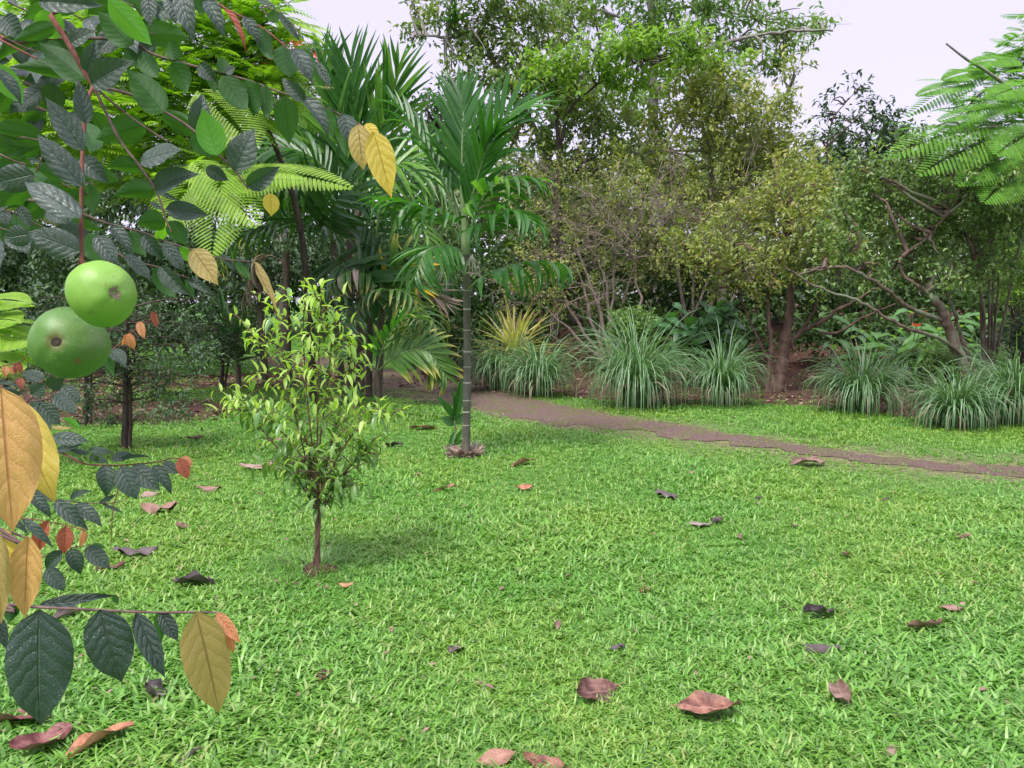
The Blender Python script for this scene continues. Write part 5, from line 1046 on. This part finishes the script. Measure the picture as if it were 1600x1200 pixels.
T_ = """D 62 2 163 10 36 .92|G 168 0 237 71 38 .98|U 207 70 152 18 40 1.0|G 70 58 90 10 42 1.05|U 88 40 20 63 26 1.0|U 134 124 58 64 38 .98|U 118 110 18 104 34 1.02|D 143 131 210 95 46 .93|D 133 112 150 62 30 .95|D 104 72 153 48 28 .96|D 133 194 121 123 27 .88|D 131 236 71 152 38 .86|D 129 292 58 210 38 .85|D 127 341 38 284 44 .85|D 126 393 44 362 42 .85|D 48 366 6 372 30 .87|U 68 216 -18 200 44 1.0|D 54 272 -14 288 40 .96|U 50 276 -4 325 44 1.0|G -10 100 36 162 36 1.02|D -4 108 34 166 22 .97|U 56 264 102 286 32 1.02|U 257 176 197 106 46 .93|U 226 194 148 218 46 .98|D 220 252 285 234 40 .93|U 219 262 165 262 34 .95|D 244 299 311 272 48 .94|U 240 297 176 306 40 .96|D 303 206 317 147 36 .97|G 339 243 317 169 42 .94|U 303 206 330 248 34 .98|U 306 207 246 182 32 .99|U 297 201 260 170 26 1.0|D 368 267 398 200 48 .95|D 386 291 437 260 32 .95|D 322 262 358 282 22 1.0|U 196 76 222 106 26 1.15|U 224 80 246 122 32 1.14|U 268 96 292 146 40 1.13|U 271 94 268 58 28 1.14|D 312 100 340 128 24 1.12|U 308 104 336 149 24 1.14|U 348 118 386 173 34 1.12|U 351 114 344 88 22 1.14|D 352 114 368 104 16 1.13|U 384 125 404 178 28 1.13|U 402 128 396 182 26 1.14|U 414 132 418 186 22 1.14|U 368 122 386 170 26 1.15|U 446 150 452 226 38 1.11|D 476 158 440 122 26 1.08|D 474 154 514 216 30 1.08|U 505 168 520 216 26 1.12|D 536 178 549 230 32 1.08|U 540 190 540 244 22 1.12|P 560 194 568 266 36 1.05|Y 584 206 612 310 46 1.02|Y 572 193 592 226 22 1.08|D 268 -8 275 36 28 1.15|D 284 -15 304 66 32 1.12|D 232 -8 236 42 24 1.16|D 324 0 352 62 28 1.15|R 350 15 384 82 13 1.15|D 380 26 408 66 20 1.17|U 315 -4 312 22 26 1.2|D 384 28 408 76 22 1.16|U 412 44 424 94 28 1.17|U 426 36 428 14 18 1.2|D 434 20 470 66 12 1.2|D 400 2 436 18 10 1.2|U 444 72 452 122 34 1.14|D 458 76 488 132 30 1.12|U 488 98 508 138 22 1.15|D 494 96 519 140 14 1.14|U 470 76 494 102 14 1.16|D 149 368 184 414 30 .99|D 174 354 206 402 26 1.06|U 200 362 228 400 30 1.08|U 136 366 160 412 38 1.0|D 196 396 236 440 24 1.05|D 224 366 258 406 24 1.08|D 255 378 290 426 22 1.07|U 258 344 213 350 38 .96|D 259 326 326 336 32 .94|U 264 345 292 384 30 .95|G 246 376 262 352 18 1.1|P 301 389 341 446 40 1.02|G 280 388 302 408 20 1.1|D 294 410 330 440 15 1.1|D 250 416 300 462 24 1.06|U 242 418 274 466 30 1.1|D 294 436 336 462 16 1.08|U 292 436 302 466 15 1.1|D 346 398 370 424 12 1.1|U 368 406 392 438 15 1.1|D 370 403 392 420 10 1.1|P 396 408 432 486 13 1.08|Y 422 302 424 338 26 1.1|D 234 316 258 330 8 1.0|D 246 298 280 314 8 1.0|D 8 330 10 356 18 1.05|D 30 322 52 356 18 1.05|D 72 330 106 350 24 1.05|O 202 520 210 546 17 1.03|O 218 502 226 530 14 1.03|R 238 486 246 512 11 1.03|O 198 522 190 540 10 1.03|D 172 546 196 574 26 1.02|U 168 550 178 588 20 1.04|O 8 572 9 592 10 1.0|O 14 572 20 586 8 1.0|R 28 566 34 584 9 1.0|R 33 590 34 610 12 1.0|R 24 568 24 584 8 1.0|D 69 592 34 582 22 1.02|D 50 618 72 598 26 1.0|D 76 606 98 590 24 1.0|D 96 604 126 630 26 .98|D 84 616 120 648 28 .97|D 62 630 95 664 30 .96|D -8 618 34 615 24 1.0|D -6 600 34 607 12 1.0|D 46 640 68 628 16 1.0|D 54 648 80 672 22 .98|D 80 684 140 690 26 .96|G 96 654 128 674 11 .99|P 80 668 116 671 7 1.0|D 88 704 130 694 15 .98|D 140 708 108 704 10 .98|D 140 702 176 708 12 .97|D 174 716 212 712 20 .97|D 190 720 236 714 11 .97|D 140 712 170 724 14 .99|U 150 712 152 722 8 .98|D 164 727 166 777 36 .93|D 188 729 214 780 37 .93|D 207 728 250 767 34 .94|D 240 727 268 773 24 .95|D 254 723 281 740 20 .96|R 280 716 294 749 20 .95|O 284 714 301 728 14 .96|D 111 780 145 767 17 1.0|D 155 786 182 773 9 1.0|D 48 772 80 810 24 .96|D 54 768 84 784 14 .97|D 86 782 138 828 28 .94|D 117 788 160 824 25 .95|D 160 788 193 802 7 1.0|D -8 800 46 836 18 .95|D 36 811 84 857 17 .92|R 76 814 60 862 28 .95|R 103 822 100 866 27 .95|O 133 829 127 854 12 .97|D 98 861 72 890 28 .96|D 109 858 126 898 30 .95|D 134 855 173 889 29 .95|U 142 852 166 856 10 .98|D 72 888 101 924 27 .95|D 62 946 182 930 18 .68|U 178 930 184 944 10 .68|D 92 940 126 954 14 .72|D 62 952 64 1134 98 .60|D 156 952 190 1066 70 .63|D 212 957 258 1060 36 .64|U 248 958 252 1008 22 .68|D 250 957 278 1002 26 .66|P 306 955 342 1114 76 .62|O 338 957 377 1006 21 .64|O 350 972 364 1022 18 .64|U 22 946 14 974 26 .68|D -6 960 10 1014 20 .68|U 12 965 28 945 20 .68|B 2 606 20 830 100 .50|Y 8 624 86 784 74 .54|B 44 838 38 968 52 .48|Y 2 826 24 908 34 .50|P -6 830 2 975 34 .47|D -6 780 8 812 20 .96"""
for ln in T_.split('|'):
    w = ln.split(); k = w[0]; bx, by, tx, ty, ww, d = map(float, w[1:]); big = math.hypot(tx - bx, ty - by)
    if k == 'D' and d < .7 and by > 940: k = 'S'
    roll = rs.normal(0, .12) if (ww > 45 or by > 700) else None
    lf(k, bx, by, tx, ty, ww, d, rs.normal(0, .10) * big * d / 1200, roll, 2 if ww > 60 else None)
# denser leaves behind and above, the same tree farther in
nl = 0
for i in range(150):
    x = rs.uniform(-70, 250) if i % 3 else rs.uniform(-70, 130); y = rs.uniform(-60, 380) * (1 if x < 150 else .55); d = rs.uniform(1.1, 1.45); az = rs.uniform(0, 6.28); L_ = rs.uniform(50, 78)
    if x > 150 and y > 60: continue
    dx, dy = math.cos(az) * L_, abs(math.sin(az)) * L_ * .8
    lf(rs.choice(list('DUUDDU')), x, y, x + dx, y + dy, rs.uniform(26, 40), d, rs.normal(0, .03)); nl += 1
    if i % 4 == 0: branch([(x - 60, y - 25), (x - 20, y - 6), (x, y), (x + dx * .3, y + 4)], d, .0014, .0007)

# the two round green fruits
def fruit_mat(name, a, b, c):
    m, nt, N, L = ninit(name); n1 = noise(nt, 34, 6); n2 = noise(nt, 420, 3); n3 = noise(nt, 16, 4)
    cc = mixc(nt, n3, a, b); cc = mixc(nt, ramp(nt, n1, [(.50, (0, 0, 0)), (.72, (.55, .55, .55))]), cc, c)
    cc = mixc(nt, ramp(nt, n2, [(.60, (0, 0, 0)), (.70, (.6, .6, .6))]), cc, (.33, .42, .17)); cc = mixc(nt, ramp(nt, noise(nt, 75, 5), [(.62, (0, 0, 0)), (.72, (.5, .5, .5))]), cc, (.10, .13, .04))
    at = N('ShaderNodeAttribute'); at.attribute_name = 'rnd'; cc = mixc(nt, at.outputs['Fac'], cc, (.20, .10, .05))
    bp = N('ShaderNodeBump'); bp.inputs['Strength'].default_value = .3; bp.inputs['Distance'].default_value = .001; L(n1, bp.inputs['Height'])
    b_ = N('ShaderNodeBsdfPrincipled'); L(cc, b_.inputs['Base Color']); b_.inputs['Roughness'].default_value = .5; L(bp.outputs[0], b_.inputs['Normal'])
    b_.inputs['Subsurface Weight'].default_value = .15; b_.inputs['Subsurface Radius'].default_value = (.006, .01, .002); b_.inputs['Subsurface Scale'].default_value = .5
    o = N('ShaderNodeOutputMaterial'); L(b_.outputs[0], o.inputs[0]); return m
def fruit(label, cx, cy, wpx, hpx, d, axis, m, marks, seed, hole=False):
    c = P(cx, cy, d); R = wpx * .87 * d / 2400; Hh = hpx * d / 2400; e3 = nrm(ray(cx, cy)); e1 = nrm(np.cross(e3, UP)); e2 = np.cross(e1, e3); axis = e1 * axis[0] + e2 * axis[1] - e3 * axis[2]; t = thing('green_fruit', label, 'fruit', c); nu, nvv = 64, 48; axis = nrm(axis)
    X1 = nrm(np.cross(UP, axis)); Z1 = np.cross(axis, X1); th = np.linspace(0, math.pi, nvv + 1); ph = np.arange(nu) * 2 * math.pi / nu
    T, Ph = np.meshgrid(th, ph, indexing='ij'); dirs = np.cos(T)[..., None] * axis + np.sin(T)[..., None] * (np.cos(Ph)[..., None] * X1 + np.sin(Ph)[..., None] * Z1)
    rad = R * (1 + .012 * np.cos(Ph * 5 + seed) * np.sin(T) ** .5 * np.exp(-((T - .5) / .7) ** 2) + .012 * np.cos(2 * Ph + seed) * np.sin(T)) * (1 + .032 * np.sin(dirs[..., 0] * 3.1 + seed) * np.cos(dirs[..., 2] * 2.7 + seed * 2) + .006 * np.sin(dirs[..., 0] * 11 + seed) * np.sin(dirs[..., 2] * 9)) * (1 - .08 * np.exp(-(T / .16) ** 2)) * (1 - .05 * np.exp(-((math.pi - T) / .2) ** 2))
    V = dirs * rad[..., None]; u = e2; V = V - (V @ u)[..., None] * u + (V @ u * (Hh / R))[..., None] * u
    i = np.arange(nvv)[:, None] * nu; j = np.arange(nu)[None]; jn = (j + 1) % nu; F = np.stack([i + j, i + jn, i + nu + jn, i + nu + j], -1).reshape(-1, 4)
    stain = np.zeros(T.shape)
    for mx, my, ms, st in marks:
        q = nrm(e1 * (mx - cx) / (wpx / 2) + e2 * (cy - my) / (hpx / 2) - e3 * math.sqrt(max(0, 1 - ((mx - cx) / (wpx / 2)) ** 2 - ((cy - my) / (hpx / 2)) ** 2)))
        stain = np.maximum(stain, st * sstep(ms * 1.15, ms * .6, np.arccos(np.clip(nrm(V) @ q, -1, 1)) + .02 * np.sin(Ph * 13)))
    mb = MB(); mb.add(c + V.reshape(-1, 3), F[:, ::-1], stain.ravel()); mb.build('skin', m, t)
    k = MB(); p0 = c + axis * R * .93; rr = np.random.RandomState(seed)
    if hole:
        tube(k, [c + axis * R * .85, c + axis * R * .965], R * .10, R * .10, 18); tube(k, [c + axis * R * .965, c + axis * R * .935], R * .10, R * .15, 18); k.add(c + axis * R * .945 + np.array([X1 * math.cos(a) + Z1 * math.sin(a) for a in np.arange(12) * .5236]) * R * .08, [list(range(12))]); k.build('blossom_scar', M['bark_dark'], t)
    else:
        for a in range(10):
            an = a * .628 + rr.uniform(-.2, .2); o_ = X1 * math.cos(an) + Z1 * math.sin(an)
            leaves(k, (p0 + o_ * R * .05)[None], (o_ * .9 + axis * rr.uniform(.15, .7))[None], (axis + 0 * o_)[None], R * rr.uniform(.15, .27), R * .12, [rr.uniform()], 0, .1, True)
        tube(k, [p0, p0 + axis * R * .03], R * .09, R * .06, 12); k.build('calyx', M['bract'], t)
    return t, c, R
fm1 = fruit_mat('fruit_skin_light', (.15, .34, .03), (.22, .42, .055), (.28, .45, .09)); fm2 = fruit_mat('fruit_skin_dull', (.06, .165, .02), (.12, .25, .045), (.19, .27, .08))
t1, c1, R1 = fruit('upper and lighter of two round green fruits, with a brown crown-shaped calyx', 159, 459, 112, 103, .86, (.37, .04, .92), fm1, [(165, 445, .05, .6), (180, 470, .04, .4)], 1)
t2, c2, R2 = fruit('lower and duller of two round green fruits, with a dark round scar', 109, 536, 130, 109, .915, (-.32, .05, .94), fm2, [(119, 562, .11, .95), (145, 555, .09, .35), (153, 526, .04, .9), (87, 533, .30, .45), (135, 550, .2, .12)], 2, True)
m = MB(); tube(m, [P(128, 408, .87), P(132, 416, .87), c1 + (u_ * .9 - r_ * .25) * R1 * .9], .0026, .0032, 8); m.build('stalk', M['twig_red'], t1)
m = MB(); tube(m, [P(128, 400, .89), P(118, 450, .915), c2 + (u_ * .9) * R2 * .8], .0022, .0028, 8, n=8); m.build('stalk', M['twig_red'], t2)
# ------------------------------------------------------------------ fallen leaves on the lawn
def dead_mat(name, a, b, c):
    m, nt, N, L = ninit(name); uv = N('ShaderNodeUVMap'); sx = N('ShaderNodeSeparateXYZ'); L(uv.outputs[0], sx.inputs[0])
    ab = mth(nt, 'ABSOLUTE', mth(nt, 'SUBTRACT', sx.outputs[0], .5)); s = mth(nt, 'SUBTRACT', mth(nt, 'MULTIPLY', sx.outputs[1], 9), mth(nt, 'MULTIPLY', ab, 5))
    fr = mth(nt, 'ABSOLUTE', mth(nt, 'SUBTRACT', mth(nt, 'FRACT', s), .5)); vn = N('ShaderNodeMapRange'); L(fr, vn.inputs[0]); vn.inputs[1].default_value = .42; vn.inputs[2].default_value = .5
    mid = N('ShaderNodeMapRange'); L(ab, mid.inputs[0]); mid.inputs[1].default_value = .04; mid.inputs[2].default_value = .01
    n1 = noise(nt, 24, 6); n2 = noise(nt, 90, 4); cc = ramp(nt, n1, [(.35, a), (.52, b), (.68, c)])
    g = N('ShaderNodeNewGeometry'); cc = mixc(nt, mth(nt, 'MULTIPLY', g.outputs['Backfacing'], .6), cc, tuple(min(1, x * 1.25 + .02) for x in c))
    cc = mixc(nt, mth(nt, 'MULTIPLY', mth(nt, 'MAXIMUM', mid.outputs[0], mth(nt, 'MULTIPLY', vn.outputs[0], .5)), .5), cc, tuple(min(1, x * 1.3 + .02) for x in c))
    h = mth(nt, 'ADD', mth(nt, 'MULTIPLY', n2, .6), mth(nt, 'ADD', mid.outputs[0], mth(nt, 'MULTIPLY', vn.outputs[0], .5)))
    bp = N('ShaderNodeBump'); bp.inputs['Strength'].default_value = .7; bp.inputs['Distance'].default_value = .003; L(h, bp.inputs['Height'])
    b_ = N('ShaderNodeBsdfPrincipled'); L(cc, b_.inputs['Base Color']); b_.inputs['Roughness'].default_value = .5; L(bp.outputs[0], b_.inputs['Normal']); b_.inputs['Specular IOR Level'].default_value = .4
    o = N('ShaderNodeOutputMaterial'); L(b_.outputs[0], o.inputs[0]); return m
DM = {'brown': dead_mat('dead_leaf_brown', (.04, .018, .013), (.11, .05, .034), (.25, .14, .10)), 'copper': dead_mat('dead_leaf_copper', (.07, .025, .016), (.20, .085, .05), (.36, .19, .12)),
      'dark': dead_mat('dead_leaf_dark', (.012, .010, .010), (.035, .025, .022), (.09, .065, .06)), 'grey': dead_mat('dead_leaf_greyish', (.07, .05, .043), (.14, .10, .09), (.24, .18, .165)),
      'red': dead_mat('dead_leaf_red', (.06, .014, .014), (.15, .045, .038), (.28, .13, .11)), 'pink': dead_mat('dead_leaf_pinkish', (.10, .055, .036), (.18, .11, .078), (.28, .19, .145)), 'orange': dead_mat('dead_leaf_orange', (.16, .05, .025), (.38, .16, .075), (.50, .26, .14))}
rs = np.random.RandomState(12)
for i, (px, py, s, c, lab, ang) in enumerate(DL):
    g = G(px, py); d = g[1]; L_ = s * d / 1200 * 1.2; r = np.random.RandomState(400 + i); mb = MB(); nx_, ny_ = 8, 12
    v = np.linspace(0, 1, ny_ + 1); u = np.linspace(-1, 1, nx_ + 1); U, Vv = np.meshgrid(u, v); prof = np.sin(np.pi * np.clip(v, .02, .985)) ** .7 * (1 - .25 * v)
    W = L_ * r.uniform(.5, .68); rollc = r.uniform(.4, 1.5) * (1 if s < 60 else .75); th = U * rollc; rad = W * prof[:, None] / (2 * rollc)
    Xc = rad * np.sin(th) * 1.0; Zc = rad * (1 - np.cos(th)); bend = r.uniform(-.6, 1.4); Zc = Zc + L_ * .18 * bend * (Vv - .5) ** 2 * 2
    f1, f2 = r.uniform(5, 9), r.uniform(3, 7)
    Zc = Zc + L_ * .035 * np.sin(Vv * f1 + U * 2.2 + r.uniform(0, 6)) * (.4 + np.abs(U)) + L_ * .02 * np.sin(Vv * 17 + U * 5); Xc = Xc + L_ * .03 * np.sin(Vv * f2 + r.uniform(0, 6)) + L_ * .012 * np.sin(Vv * 23 + U * 9) * np.abs(U) ** 2
    Yc = (Vv - .5) * L_ * (1 - .08 * bend)
    if c == 'dark' or i in (15, 13): Zc = Zc + L_ * .05 * np.sin(Vv * 13 + U * 4 + i)
    i_ = np.arange(ny_)[:, None] * (nx_ + 1) + np.arange(nx_)[None]; Zc = Zc - Zc.min()
    mb.add(np.stack([Xc, Yc, Zc], -1).reshape(-1, 3), np.stack([i_, i_ + 1, i_ + nx_ + 2, i_ + nx_ + 1], -1).reshape(-1, 4), .5, 0, np.stack([(U + 1) / 2, Vv], -1).reshape(-1, 2))
    tube(mb, [np.array([0, -L_ * .5, Zc[0].mean()]), np.array([L_ * .02, -L_ * .6, Zc[0].mean() + L_ * .03])], L_ * .012, L_ * .008, 5)
    o = bpy.data.objects.new('fallen_leaf', mb.mesh('fallen_leaf', DM[c])); col.objects.link(o)
    sun_z = .03
    o.location = (g[0], g[1], g[2] + .018 + r.uniform(-.012, .012)); o.rotation_euler = (r.uniform(-.05, .3), (math.pi if r.uniform() < .35 else 0) + r.normal(0, .25), math.radians(90 - ang) * -1 + (math.pi if r.uniform() < .5 else 0))
    tag(o, lab, 'leaf', 'fallen leaves on the lawn')
    # leaves turned over lie on their rims
    if abs(o.rotation_euler[1]) > 1.5: o.location.z += float(Zc.max()) * .8
